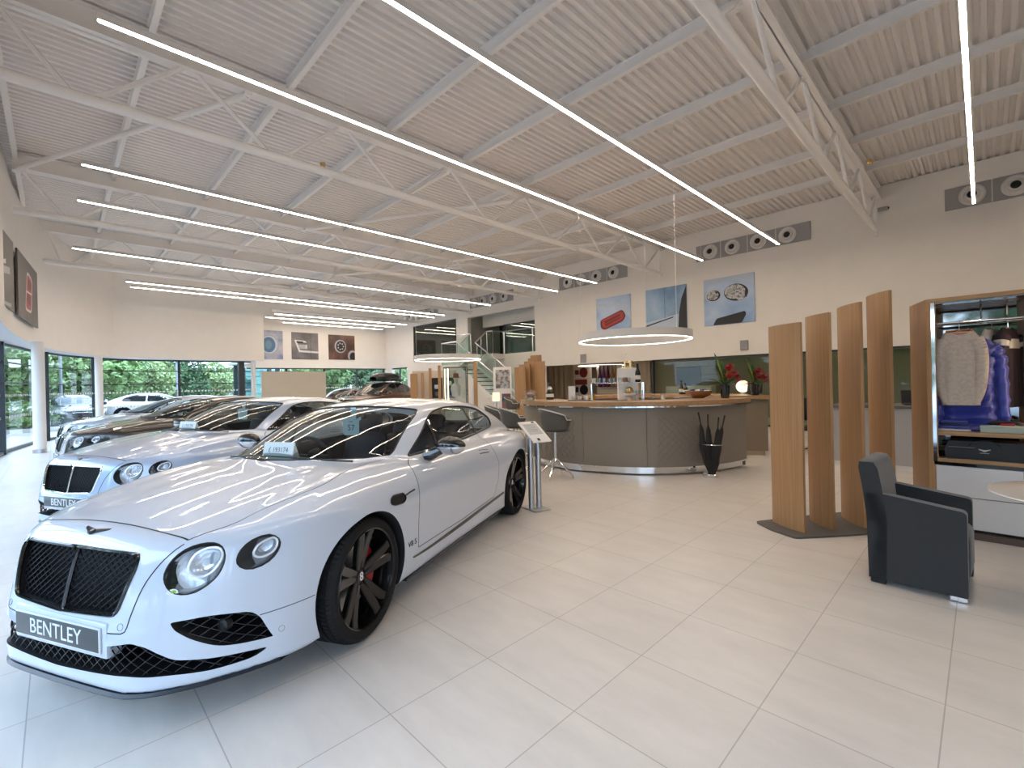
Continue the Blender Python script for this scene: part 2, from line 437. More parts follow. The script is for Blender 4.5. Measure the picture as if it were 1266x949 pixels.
def lattice(b, S, poly, pitch, ang, r, off, m=0, how='front'):
    """crossed diagonal bars clipped to an outline and laid on the nose"""
    Pn = np.array(resample(poly, .01)); lo = Pn.min(0); hi = Pn.max(0); c = (lo+hi)/2; L = np.linalg.norm(hi-lo)
    for s in (1, -1):
        d = np.array([math.cos(ang), s*math.sin(ang)]); n = np.array([-d[1], d[0]])
        for k in range(int(-L/pitch/2)-1, int(L/pitch/2)+2):
            t = np.arange(-L/2, L/2, .012); Q = c + n*k*pitch + d*t[:, None]; I = inside(Pn, Q)
            i = 0
            while i < len(t):
                if I[i]:
                    j = i
                    while j+1 < len(t) and I[j+1]: j += 1
                    if j-i >= 1:
                        q = Q[[i, *range(i+2, j, 4), j]]
                        P = S.on_front(q); P = P[~np.isnan(P[:, 0])]
                        if len(P) > 1:
                            P = P + np.array([off, 0, 0]) + np.array([s*.002, 0, 0]); b.tube([tuple(p) for p in P], r, 4, m, caps=False)
                    i = j+1
                else: i += 1
    return b

# outlines on the car, (y,z) on the nose, (x,z) on the flank, (x,y) from above
O_BIG = cr([(.544,.673),(.543,.704),(.553,.740),(.571,.773),(.597,.793),(.634,.800),(.669,.793),(.694,.773),(.707,.739),(.708,.699),(.699,.656),(.679,.624),(.649,.600),(.615,.596),(.583,.609),(.559,.636)], 4)
O_SMALL = cr([(.740,.709),(.744,.741),(.758,.772),(.779,.790),(.804,.793),(.826,.778),(.840,.752),(.841,.720),(.833,.689),(.818,.665),(.797,.653),(.776,.652),(.756,.667),(.744,.687)], 4)
O_BIGL = cr([(.610,.710),(.614,.741),(.631,.772),(.658,.781),(.686,.772),(.7,.746),(.698,.714),(.685,.679),(.662,.660),(.634,.667),(.616,.687)], 4)
O_SMALLL = cr([(.780,.724),(.787,.752),(.803,.770),(.822,.776),(.833,.757),(.834,.729),(.825,.706),(.807,.696),(.791,.700),(.782,.713)], 4)
O_FOG = rpoly([(.586,.488),(.700,.488),(.795,.462),(.818,.425),(.848,.312),(.786,.322),(.720,.342),(.649,.402),(.605,.450)], [.012,.05,.03,.03,.004,.03,.03,.03,.012])
O_GRILLE = rpoly([(.0,.778),(.418,.776),(.428,.735),(.375,.528),(0,.509),(-.375,.528),(-.428,.735),(-.418,.776)], [.01,.035,.05,.04,.01,.04,.05,.035])
O_LOW = rpoly([(.0,.392),(.33,.398),(.46,.422),(.521,.400),(.605,.325),(.70,.297),(.84,.270),(.80,.242),(.70,.242),(.587,.262),(.434,.282),(.17,.268),(0,.262),(-.17,.268),(-.434,.282),(-.587,.262),(-.70,.242),(-.80,.242),(-.84,.270),(-.70,.297),(-.605,.325),(-.521,.400),(-.46,.422),(-.33,.398)], .02)
O_SIDE = [tuple(p) for p in rpoly([(-.80,.972),(-1.37,1.266),(-1.61,1.303),(-1.99,1.300),(-2.42,1.247),(-2.69,1.125),(-2.70,1.045),(-2.60,1.021),(-2.33,1.016),(-1.80,.992),(-1.20,.980)], [.02,.2,.15,.15,.15,.06,.05,.05,.1,.1,.1])]
H_WS = [(-.19,0),(-.24,.2),(-.36,.42),(-.53,.60),(-.68,.70),(-.74,.698),(-.99,.646),(-1.20,.605),(-1.31,.563),(-1.26,.35),(-1.225,.197),(-1.215,0)]
O_WS = H_WS + [(x, -y) for x, y in H_WS[::-1][1:-1]]
H_RW = [(-2.38,0),(-2.40,.3),(-2.45,.50),(-2.75,.545),(-3.02,.52),(-3.16,.30),(-3.2,0)]
O_RW = H_RW + [(x, -y) for x, y in H_RW[::-1][1:-1]]
SEAM = [(.575,.432),(.45,.434),(.33,.434)]
XF, XR, RZ = -.075, -2.815, .357      # axles and hub height

def car_body(S, h, P, cut=True):
    """shell of the car with its cabin hollowed out and every opening cut"""
    def cav(x, y, z):
        xf = np.interp(z, [.75, .95], [-.60, -.22]); xr = np.interp(z, [.75, .95], [-2.30, -2.95])
        g = np.maximum(S.green(x, y, z, .045), .42 - z); g = np.maximum(g, np.abs(y) - np.where(z < .96, .74, 9))
        return np.maximum(np.maximum(g, x - xf), xr - x)
    V, F = surface_nets(lambda x, y, z: np.maximum(S.g(x, y, z), -cav(x, y, z)), (-4.0, -1.12, .05), (1.1, 1.12, P.get('ztop', 1.55)), h)
    c = cav(V[:, 0], V[:, 1], V[:, 2]); o = S.g(V[:, 0], V[:, 1], V[:, 2]); outer = np.abs(o) < np.abs(c)
    V[outer] = newton(S, V[outer])
    me = bpy.data.meshes.new('body'); me.from_pydata(V.tolist(), [], F.tolist())
    for k in ('slot_paint', 'slot_void', 'slot_cabin', 'slot_liner'): me.materials.append(mat(k, (.1, .1, .1)))
    mi = np.where(outer[F].all(1), 0, 2); me.polygons.foreach_set('material_index', mi.astype(int)); me.update()
    ob = bpy.data.objects.new('body', me); COL.objects.link(ob)
    polys = []
    for s in (1, -1):
        polys.append((O_SIDE, s*.40, s*1.15, fy, 0))
        for ax in (XF, XR):
            polys.append(([(ax + .405*math.cos(a), RZ + .395*math.sin(a)) for a in np.linspace(0, 2*PI, 64, endpoint=False)], s*.60, s*1.2, fy, 3))
    polys += [(O_WS, .955, 1.7, fz, 0), (O_RW, .97, 1.7, fz, 0)]
    polys += [(O_GRILLE, .78, 1.2, fx, 1), (O_LOW, .44, 1.2, fx, 1)]
    for q, b in ((O_BIG, .60), (O_SMALL, .42), (O_FOG, .46)):
        polys += [(q, b, 1.2, fx, 1), (mir(q), b, 1.2, fx, 1)]
    cb = MB()
    for a in polys: cb.prism(a[0], a[1], a[2], a[4], None, a[3])
    cu = cb.build('cutter', list(me.materials), smooth=0)
    md = ob.modifiers.new('b', 'BOOLEAN'); md.object = cu; md.operation = 'DIFFERENCE'; md.solver = 'EXACT'; md.use_self = True
    dg = bpy.context.evaluated_depsgraph_get(); new = bpy.data.meshes.new_from_object(ob.evaluated_get(dg))
    ob.modifiers.clear(); ob.data = new; bpy.data.objects.remove(cu)
    set_normals(new, S)
    return ob

def wheel_mesh(style, mats):
    """wheel about its own centre, axle along +y (outside at +y)"""
    root = bpy.data.objects.new('wheel', None); COL.objects.link(root); root.empty_display_size = .1
    RT, W = .362, .27
    t = MB(); prof = []
    rows = [(.285,-.11),(.289,-.126),(.31,-.136),(.33,-.134),(.351,-.118),(.360,-.095)]
    for a, b in ((-.085,-.05),(-.042,-.008),(.008,.042),(.05,.085)): rows += [(RT, a), (RT, b), (RT-.008, b+.0015), (RT-.008, b+.0065)]
    rows += [(.360,.095),(.351,.118),(.33,.134),(.31,.136),(.289,.126),(.285,.11)]
    n = 160; k = len(rows); pts = []
    for i in range(n):
        a = 2*PI*i/n; r_ = []
        for r, y in rows:
            if r > .345 and abs(y) > .045 and i % 2: r -= .0065
            r_.append((r*math.cos(a), y, r*math.sin(a)))
        pts.append(r_)
    pts.append(pts[0]); t.grid(pts); t.build('tyre', mats['tyre'], root, smooth=25)
    b = MB(); M = Matrix.Rotation(-PI/2, 4, 'X')     # lathe z -> +y
    b.lathe([(.284,.108),(.293,.122),(.289,.129),(.279,.124),(.272,.10),(.262,.02),(.255,-.10),(.284,-.115)], 64, 0, M); b.build('rim_barrel', mats['rim'], root, smooth=40)
    sp = MB(); y0 = .055
    def seg(path, ws, ds):
        """a spoke leg: path in (radius, sideways, y), width and depth along it"""
        q = []
        for (r, s_, y), w, d in zip(path, ws, ds):
            q.append([(r, s_-w/2, y-d), (r, s_-w/2, y-.006), (r, s_-w/2+.007, y), (r, s_+w/2-.007, y), (r, s_+w/2, y-.006), (r, s_+w/2, y-d)])
        return q
    legs = {'five': [(1, .022), (-1, .022)], 'ten': [(1, .016), (-1, .016)]}[style]
    nsp = 5 if style == 'five' else 10
    for i in range(nsp):
        a = 2*PI*(i+.28)/nsp
        for s_, off in legs:
            spread = .034 if style == 'five' else .022
            path = [(.045, s_*off*.4, y0+.012), (.10, s_*off*.85, y0+.022), (.17, s_*(off+.006), y0+.035), (.232, s_*(off+spread*.45), y0+.05), (.281, s_*(off+spread), y0+.062)]
            ws = [.05,.058,.062,.063,.066] if style == 'five' else [.024,.022,.02,.02,.022]
            G = seg(path, ws, [.03,.034,.034,.034,.036]); rows_ = []
            for row in G:
                rows_.append([(x*math.cos(a)-yy*math.sin(a), z, x*math.sin(a)+yy*math.cos(a)) for x, yy, z in row])
            sp.grid(rows_)
    sp.lathe([(0,.066),(.03,.066),(.048,.062),(.062,.05),(.066,.02)], 40, 0, M)
    sp.build('spokes', mats['rim'], root, smooth=30)
    cp = MB().lathe([(0,.072),(.03,.0715),(.034,.068),(.034,.06)], 32, 0, M); c = cp.build('hub_cap', mats['cap'], root)
    if mats.get('badge'):
        V, F = text_geo('8', .072, .0008); mb = MB().add(V, F, 0, frameM((0, .0735, 0), (-1, 0, 0), (0, 0, 1)))
        mb.build('hub_badge', mats['badge'], c, smooth=0)
    d = MB().lathe([(.06,.0),(.195,.0),(.195,-.03),(.06,-.03)], 48, 0, M); d.lathe([(.0,.02),(.07,.02),(.075,0)], 32, 0, M); d.build('brake_disc', mats['disc'], root, smooth=40)
    cl = MB()
    pr = []
    for a in np.linspace(PI-.62, PI+.62, 12):
        pr.append([(r*math.cos(a), y, r*math.sin(a)) for r, y in ((.12,-.045),(.12,.028),(.15,.034),(.20,.030),(.212,.015),(.212,-.045))])
    cl.grid(pr); cl.add(pr[0], [(0,1,2,3,4,5)]); cl.add(pr[-1], [(5,4,3,2,1,0)])
    cl.build('brake_caliper', mats['caliper'], root, smooth=40)
    return root

def make_car(name, S, P, M, h=.025, wheel='five', detail=True):
    """M: materials by role. Returns the car's root Empty"""
    root = empty(name)
    body = car_body(S, h, P); body.parent = root; body.name = 'body'
    for i, k in enumerate(('paint', 'void', 'cabin', 'liner')): body.data.materials[i] = M[k]
    # glass
    def win(nm, outline, how, sgn=1, off=-.006):
        g = patch(nm, S, outline, how, off, M['glass'], root, .05, sgn)
        b = MB(); bead(b, S, outline, how, .008, -.004, 0, sgn); b.build('window_seal', M['seal'], g)
        return g
    ws = win('windscreen', O_WS, 'top'); win('rear_window', O_RW, 'top')
    for s in (1, -1):
        g = win('side_window', O_SIDE, 'side', s)
        for q, w_ in (([(-1.26,1.20),(-1.24,.985)], .035), ([(-2.02,1.295),(-2.10,1.01)], .03)):
            b = MB(); ribbon(b, S, q, 'side', w_, -.002, 0, s); b.build('window_post', M['seal'], g)
    # shut lines
    b = MB()
    for s in (1, -1):
        ribbon(b, S, [(-.78,.957),(-.70,.93),(-.675,.87),(-.665,.813),(-.655,.69),(-.66,.50),(-.665,.345)], 'side', .007, .0005, 0, s)
        ribbon(b, S, [(-.665,.345),(-1.4,.335),(-2.12,.365),(-2.22,.52),(-2.20,.70),(-2.13,.86),(-2.12,1.0)], 'side', .006, .0005, 0, s)
        ribbon(b, S, SEAM, 'side', .004, .0005, 0, s)
        ribbon(b, S, cr([(.73,s*.564),(.56,s*.642),(.42,s*.66),(.08,s*.735),(-.2,s*.70),(-.5,s*.69),(-.66,s*.71)], 6, False), 'top', .005, .0005, 0)
        ribbon(b, S, cr([(s*.564,.805),(s*.549,.785),(s*.482,.664),(s*.45,.54),(s*.436,.47),(s*.40,.46),(s*.337,.455)], 6, False), 'front', .005, .0005, 0)
    ribbon(b, S, cr([(.73,.564),(.735,.45),(.728,.235),(.722,0),(.728,-.235),(.735,-.45),(.73,-.564)], 6, False), 'top', .008, .0006, 0)
    b.build('shut_lines', M['seal'], root, smooth=0, fix=False)
    # flank trim
    for s in (1, -1):
        b = MB(); top = cr([(-.58,.306),(-.87,.302),(-1.46,.318),(-2.38,.362)], 6, False); bot = cr([(-2.39,.336),(-1.46,.286),(-.88,.279),(-.59,.291)], 6, False)
        patch('sill_strip', S, list(top)+list(bot), 'side', .004, M['trim'], root, .03, s)
        patch('door_handle', S, rpoly([(-1.84,.870),(-2.02,.852),(-2.02,.838),(-1.84,.848)], .008), 'side', .012, M['paint'], root, .02, s)
        hb = MB(); ribbon(hb, S, [(-1.825,.845),(-2.03,.831)], 'side', .009, .0008, 0, s); ribbon(hb, S, [(-1.83,.876),(-2.03,.858)], 'side', .006, .0008, 0, s); hb.build('handle_recess', M['seal'], root, smooth=0, fix=False)
        v = patch('side_vent', S, rpoly([(-.29,.772),(-.33,.797),(-.455,.786),(-.478,.745),(-.44,.724),(-.34,.732),(-.295,.748)], .012), 'side', .004, M['void'], root, .02, s)
        vb = MB(); bead(vb, S, rpoly([(-.29,.772),(-.33,.797),(-.455,.786),(-.478,.745),(-.44,.724),(-.34,.732),(-.295,.748)], .012), 'side', .004, .004, 0, s)
        bead(vb, S, [(-.46,.762),(-.53,.772),(-.60,.777)], 'side', .006, .002, 0, s, closed=False); vb.build('vent_trim', M['trim'], v)
        V, F = text_geo('V8 S', .055, .001, sx=1.1)
        q = S.on_side(np.array([[-.575,.405]]), s)[0]; nrm = S.grad(q[None])[0]
        tb = MB().add(V, F, 0, frameM(Vector(q)+Vector(nrm).normalized()*.002, (-s, 0, 0), (0, 0, 1))); tb.build('wing_badge', M['trim'], root, smooth=0)
        # sill blade
        sb = MB(); rows = []
        for x in np.linspace(-.52, -2.36, 14): rows.append([(x, s*.885, .185), (x, s*.925, .172), (x, s*.925, .156), (x, s*.86, .156)])
        sb.grid(rows); sb.build('sill_blade', M['blade'], root, smooth=30)
    # splitter under the nose
    rows = []
    for y in np.linspace(-.86, .86, 41):
        x = float(S.X0(.19) - S.d(abs(y)))
        rows.append([(x-.16, y, .196), (x-.006, y, .196), (x+.006, y, .186), (x+.003, y, .180), (x-.16, y, .180)])
    MB().grid(rows).build('splitter', M['blade'], root, smooth=30)
    # grille
    g = MB(); lattice(g, S, O_GRILLE, .0255, R(38), .0030, -.028); gr = g.build('grille_mesh', M['grille'], root, smooth=0)
    b = MB(); bead(b, S, O_GRILLE, 'front', .009, .0, 0); b.build('grille_surround', M['gframe'], root)
    b = MB(); P_ = S.on_front(np.array([(0, z) for z in np.linspace(.775, .512, 12)])) + np.array([-.012, 0, 0]); b.tube([tuple(p) for p in P_], .0085, 6); b.build('grille_centre_bar', M['gbar'], root)
    g = MB(); lattice(g, S, O_LOW, .036, R(40), .0028, -.02); lo_ = g.build('lower_grille_mesh', M['grille'], root, smooth=0)
    for s in (1, -1):
        q = O_FOG if s > 0 else mir(O_FOG); g = MB(); lattice(g, S, q, .036, R(38), .0028, -.02); fo = g.build('fog_intake_mesh', M['grille'], root, smooth=0)
        c = S.on_front(np.array([[s*.715,.425]]))[0]; MB().lathe([(0,.012),(.022,.01),(.03,0),(.03,-.03)], 24, 0, frameM(c+np.array([-.03,0,0]), (0,1,0), (0,0,1))).build('radar_sensor', M['void'], fo)
        for yy, zz in ((.866, .335), (.41, .487)):
            pt = S.on_front(np.array([[s*yy, zz]]))[0]; nn = S.grad(pt[None])[0]; nn /= np.linalg.norm(nn)
            ax = Vector(nn).orthogonal(); ay = Vector(nn).cross(ax)
            MB().lathe([(.0,.001),(.0085,.001),(.0095,.0)], 20, 0, frameM(pt, ax, ay)).tube([tuple(Vector(pt)+(ax*math.cos(t)+ay*math.sin(t))*.0105) for t in np.linspace(0, 2*PI, 20, endpoint=False)], .0009, 4, 1, True).build('parking_sensor', [M['paint'], M['seal']], root)
    # lamps
    for s in (1, -1):
        for nm, o, ol, dp in (('headlight', O_BIG, O_BIGL, .03), ('headlight', O_SMALL, O_SMALLL, .025)):
            q = o if s > 0 else mir(o); ql = ol if s > 0 else mir(ol)
            lamp = patch(nm, S, q, 'front', -.001, M['lens'], root, .02)
            b = MB(); bead(b, S, q, 'front', .0035, -.001, 0); b.build('lamp_seal', M['void'], lamp)
            b = MB(); c2 = np.mean(np.array(q), 0); inn = [tuple(c2+(np.array(p)-c2)*.93) for p in q]
            P1, N1 = line3(S, q, 'front', .012, 1, True); k = len(P1); c3 = P1.mean(0); P2_ = c3 + (P1-c3)*.92
            b.grid([[tuple(p-n_*.004) for p, n_ in zip(P1, N1)] + [tuple(P1[0]-N1[0]*.004)], [tuple(p-n_*.016) for p, n_ in zip(P2_, N1)] + [tuple(P2_[0]-N1[0]*.016)]]); b.build('lamp_bezel', M['void'], lamp)
            # fluted silver wall behind the lens
            P3_, N3_ = line3(S, q, 'front', .012, 1, True); c3 = P3_.mean(0); nav = N3_.mean(0); nav /= np.linalg.norm(nav)
            rows = [[tuple(c3 + (p-c3)*f - nav*d) for p in P3_] + [tuple(c3 + (P3_[0]-c3)*f - nav*d)] for f, d in ((.93,.012),(.80,.035),(.55,.045),(.0,.05))]
            MB().grid(rows).build('lamp_reflector', M['smoke'], lamp)
            P4, N4 = line3(S, ql, 'front', .01, 1, True); c4 = P4.mean(0)
            b = MB(); b.tube([tuple(p) for p in P4-N4*.006], .0058, 8, 0, True); b.build('lamp_ring', M['ring'], lamp)
            rows = [[tuple(c4 + (p-c4)*f - nav*d) for p in P4] + [tuple(c4 + (P4[0]-c4)*f - nav*d)] for f, d in ((.98,.012),(.8,.034),(.55,.048),(.30,.050))]
            b = MB().grid(rows, 0); rows = [[tuple(c4 + (p-c4)*f - nav*d) for p in P4] + [tuple(c4 + (P4[0]-c4)*f - nav*d)] for f, d in ((.34,.046),(.30,.03),(.2,.02),(0,.016))]
            b.grid(rows, 1); b.build('lamp_projector', [M['reflect'], M['lens']], lamp)
    # plate
    pl = MB(); x0 = .938
    pl.rbox((x0-.06,-.342,.338), (x0+.006,.342,.498), .012, 2, 0); pl.rbox((x0+.006,-.315,.362), (x0+.016,.315,.478), .006, 2, 1)
    plate = pl.build('plate_holder', [M['paint'], M['platerim']], root)
    p2 = MB().rbox((x0+.014,-.307,.370), (x0+.018,.307,.470), .004, 2, 0).build('plate_face', M['plate'], plate)
    V, F = text_geo('BENTLEY', .098, .0008, sx=.98); MB().add(V, F, 0, frameM((x0+.0188, .0, .418), (0,1,0), (0,0,1))).build('plate_lettering', M['letter'], p2, smooth=0)
    # winged badge on the bonnet
    wb = MB(); c = S.on_top(np.array([[.80, 0]]))[0]; nn = S.grad(c[None])[0]; nn /= np.linalg.norm(nn)
    W2 = [(.0,.016),(.012,.018),(.03,.022),(.09,.032),(.085,.020),(.06,.008),(.03,-.004),(.013,-.016),(0,-.018)]
    full = W2 + [(-a, b_) for a, b_ in W2[::-1][1:-1]]
    FM = frameM(Vector(c)+Vector(nn)*.0, (0,1,0), (-1,0,.35))
    wb.prism(full, -.004, .005, 0, FM)
    wb.lathe([(0,.010),(.013,.009),(.016,.004)], 20, 1, FM)
    V, F = text_geo('B', .024, .0006); wb.add(V, F, 2, FM @ Matrix.Translation((0, 0, .0105)))
    wb.build('bonnet_badge', [M['gbar'], M['void'], M['ring']], root)
    # wipers and scuttle
    b = MB()
    for y0_, y1_ in ((-.55, .02), (.02, .58)):
        q = S.on_top(np.array([(-.235-.55*(y*y), y) for y in np.linspace(y0_, y1_, 8)])); b.tube([tuple(p+np.array([0,0,.012])) for p in q], .006, 5)
    b.build('wiper', M['seal'], root)
    # mirrors
    for s in (1, -1):
        c = Vector((-1.0, s*1.045, 1.035))
        def ell(m, z0, z1, b):
            pts = []
            for i in range(13):
                z = z0 + (z1-z0)*i/12; rr = math.sqrt(max(0, 1-z*z)); row = []
                for j in range(28):
                    a = 2*PI*j/28; ex = .075 if math.cos(a) > 0 else .04
                    row.append((c.x + ex*rr*math.cos(a), c.y + .125*rr*math.sin(a), c.z + .072*z + s*.0))
                pts.append(row)
            b.grid(pts, m, True)
        mb = MB(); ell(0, -.05, .999, mb); ell(1, -.999, -.18, mb); ell(2, -.18, -.05, mb)
        mo = mb.build('door_mirror', [M['mirrorcap'], M['mirrorlow'], M['chrome']], root)
        MB().tube([(-.98, s*.83, .955), (-.985, s*.885, .965), (-.99, s*.945, .992), (-.995, s*.985, 1.01)], [.05,.045,.036,.03], 10).build('mirror_arm', M['mirrorcap'], mo)
    # cabin
    if detail: cabin(root, S, M)
    # wheels
    w0 = wheel_mesh(wheel, M['wheelmats'])
    k = 0
    for ax in (XF, XR):
        for s in (1, -1):
            w = w0 if k == 0 else copy_tree(w0); k += 1
            w.name = 'wheel'; w.parent = root; w.location = (ax, s*.822, .362)
            st = 3.5 if ax == XF else 0
            w.rotation_euler = (0, 0, R(st) + (0 if s > 0 else PI))
    return root

def cabin(root, S, M):
    b = MB()
    b.rbox((-.98,-.70,.62), (-.42,.70,.90), .06, 3); b.rbox((-.62,-.68,.80), (-.30,.68,.965), .05, 3); b.rbox((-1.75,-.12,.42), (-.9,.12,.72), .05, 3)
    b.build('dashboard', M['trimdark'], root)
    sw = MB(); cM = frameM((-1.08, -.37, .90), (0,1,0), (.38,0,.92))
    sw.tube([tuple(cM @ Vector((.185*math.cos(a), .185*math.sin(a), 0))) for a in np.linspace(0, 2*PI, 40, endpoint=False)], .016, 8, 0, True)
    for a in (0, PI, -PI/2): sw.bar(cM @ Vector((0,0,.0)), cM @ Vector((.18*math.cos(a), .18*math.sin(a), 0)), .03, .02, 0)
    sw.lathe([(0,.03),(.05,.025),(.06,0),(.05,-.06)], 20, 0, cM); sw.build('steering_wheel', M['trimdark'], root)
    for x, y in ((-1.45,.37),(-1.45,-.37),(-2.12,.34),(-2.12,-.34)):
        s = MB(); s.rbox((x-.28,y-.25,.42), (x+.28,y+.25,.60), .07, 3)
        Mb = Matrix.Translation((x-.25, y, .55)) @ Matrix.Rotation(R(-18), 4, 'Y')
        s.rbox((-.07,-.24,-.05), (.07,.24,.52 if x > -2 else .42), .07, 3, 0, Mb); st = s.build('seat', M['seat'], root)
        hz = .56 if x > -2 else .44
        MB().rbox((-.05,-.15,hz-.05), (.05,.15,hz+.14), .045, 3, 0, Mb).build('headrest', M['seat'], st)
    MB().rbox((-1.20,-.12,1.225),(-1.16,.12,1.285),.02,2).tube([(-1.18,0,1.28),(-1.20,0,1.33)], .01, 6).build('rear_view_mirror', M['seal'], root)
LED_S = 46.0
# ---------------------------------------------------------------- the showroom shell
BLK = mat('gloss_black', (.006,.006,.007), .12, 0, .5, .6)
RUB = mat('rubber_black', (.012,.012,.013), .55)
TYRE = mat('tyre_rubber', (.008,.008,.0085), .7, spec=.25, bump=.15, bscale=220)
CHROME = mat('chrome', (.82,.83,.85), .07, 1.)
SATIN = mat('satin_steel', (.62,.63,.65), .28, 1.)
REFL = mat('lamp_silver', (.80,.82,.86), .22, .75, bump=.15, bscale=70)
VOID = mat('intake_black', (.004,.004,.005), .5)
WALLM = mat('wall_paint', (.80,.765,.72), .75, noise=.015, nscale=3)
STEEL = mat('white_steel', (.82,.80,.78), .45)
DECK = mat('deck_white', (.80,.77,.74), .55)
DARKF = mat('frame_dark', (.022,.03,.038), .4)
CLEAR = glass('window_glass', (.95,.97,.97), 0., 1.40)
BALU = glass('balustrade_glass', (.72,.86,.82), 0., 1.5)
OFFG = glass('office_glass', (.55,.66,.62), 0., 1.5, .04)
WHITE = mat('soft_white', (.74,.73,.71), .5)
GREYM = mat('mid_grey', (.30,.29,.285), .5)
def structure(o, label=None): o['kind'] = 'structure'; (o.__setitem__('label', label) if label else None); return o
def floor_mat():
    m = bpy.data.materials.new('floor_tiles'); m.use_nodes = True; nt = m.node_tree; N = nt.nodes; L = nt.links; b = _bsdf(m)
    tc = N.new('ShaderNodeTexCoord'); mp = N.new('ShaderNodeMapping'); mp.inputs['Location'].default_value = (.144+.0015, .122+.0015, 0)
    br = N.new('ShaderNodeTexBrick'); br.offset = 0; br.squash = 1
    for k, v in (('Scale', 1), ('Mortar Size', .0028), ('Mortar Smooth', .1), ('Bias', 0), ('Brick Width', .598), ('Row Height', .598)): br.inputs[k].default_value = v
    br.inputs['Color1'].default_value = (.64,.60,.56,1); br.inputs['Color2'].default_value = (.67,.63,.59,1); br.inputs['Mortar'].default_value = (.42,.39,.365,1)
    L.new(tc.outputs['Object'], mp.inputs[0]); L.new(mp.outputs[0], br.inputs['Vector'])
    n = N.new('ShaderNodeTexNoise'); n.inputs['Scale'].default_value = 1.8; n.inputs['Detail'].default_value = 8; n.inputs['Roughness'].default_value = .65
    mp2 = N.new('ShaderNodeMapping'); mp2.inputs['Scale'].default_value = (1, 3, 1); L.new(tc.outputs['Object'], mp2.inputs[0]); L.new(mp2.outputs[0], n.inputs['Vector'])
    r = N.new('ShaderNodeValToRGB'); r.color_ramp.elements[0].position = .3; r.color_ramp.elements[1].position = .75; r.color_ramp.elements[0].color = (.90,.90,.90,1); r.color_ramp.elements[1].color = (1.06,1.06,1.06,1)
    L.new(n.outputs['Fac'], r.inputs['Fac'])
    mx = N.new('ShaderNodeMix'); mx.data_type = 'RGBA'; mx.blend_type = 'MULTIPLY'; mx.inputs[0].default_value = 1
    L.new(br.outputs['Color'], mx.inputs[6]); L.new(r.outputs['Color'], mx.inputs[7]); L.new(mx.outputs[2], b.inputs['Base Color'])
    rr = N.new('ShaderNodeMapRange'); rr.inputs[3].default_value = .24; rr.inputs[4].default_value = .40; L.new(n.outputs['Fac'], rr.inputs[0]); L.new(rr.outputs[0], b.inputs['Roughness'])
    bp = N.new('ShaderNodeBump'); bp.inputs['Strength'].default_value = .3; bp.inputs['Distance'].default_value = .002; bp.invert = True; L.new(br.outputs['Fac'], bp.inputs['Height']); L.new(bp.outputs[0], b.inputs['Normal'])
    b.inputs['Specular IOR Level'].default_value = .5
    return m
structure(MB().box((-28.2,-1.35,-.12), (6.3,21,0)).build('floor', floor_mat(), smooth=0))
def holes(b, u0, u1, z0, z1, hs, f, m=0):
    """wall slab in (u, z) with rectangular holes; f(u, z, t) -> point, t = 0/1 face side"""
    us = sorted({u0, u1, *[h[0] for h in hs], *[h[1] for h in hs]}); zs = sorted({z0, z1, *[h[2] for h in hs], *[h[3] for h in hs]})
    for i in range(len(us)-1):
        for j in range(len(zs)-1):
            cu = (us[i]+us[i+1])/2; cz = (zs[j]+zs[j+1])/2
            if any(h[0] < cu < h[1] and h[2] < cz < h[3] for h in hs): continue
            V = [f(u, z, t) for t in (0, 1) for u, z in ((us[i],zs[j]),(us[i+1],zs[j]),(us[i+1],zs[j+1]),(us[i],zs[j+1]))]
            b.add(V, [(0,1,2,3),(7,6,5,4),(0,4,5,1),(1,5,6,2),(2,6,7,3),(3,7,4,0)], m)
    return b
ZC = 6.46; YB = 15.5
W1 = (-24.2, -19.95, 2.95, 5.08); W2 = (-18.98, -14.2, 2.94, 5.0); LOUNGE = (-13.75, 6, 0, 2.24); SMALLW = (-26.8, -24.95, .9, 2.66)
structure(holes(MB(), -27.6, 6.2, 0, ZC-.002, [W1, W2, LOUNGE, SMALLW], lambda u, z, t: (u, YB + .22*t, z)).build('wall_back', WALLM, smooth=0))
# far wall over its glazing, straight wall, curved fascia
structure(MB().box((-27.75,7.1,2.67), (-27.5,15.72,ZC+.1)).build('wall_far', WALLM, smooth=0))
FAS = [(6.2,-.74),(-6,-.74),(-10,-.73),(-12.4,-.69),(-13.9,-.68),(-15.85,-.60),(-18.08,-.38),(-20.3,.06),(-22.14,.70),(-23.45,1.64)]
fas = FAS[:4] + cr(FAS[3:], 5, False)[1:]
b = MB(); rows = []
for x, y in fas: rows.append([(x, y, 2.87), (x, y, ZC+.1)])
b.grid(rows); n_ = len(fas)
d = [(x - .0, y - .55) for x, y in fas]
structure(b.build('wall_left', WALLM, smooth=60))
# the straight stretch that ends the curve
structure(MB().box((-24.55,1.60,2.87), (-23.5,1.66,ZC+.1)).add([(-23.45,1.64,2.87),(-24.37,7.22,2.87),(-24.37,7.22,ZC+.1),(-23.45,1.64,ZC+.1),(-24.6,1.64,2.87),(-24.6,7.22,2.87),(-24.6,7.22,ZC+.1),(-24.6,1.64,ZC+.1)], [(0,1,2,3),(0,4,5,1),(1,5,6,2)]).build('wall_side', WALLM, smooth=0))
structure(MB().box((-27.7,7.12,2.87), (-24.37,7.22,ZC+.1)).build('wall_return', WALLM, smooth=0))
structure(MB().box((6.2,-1.35,0), (6.35,21,ZC+.1)).build('wall_right', WALLM, smooth=0))
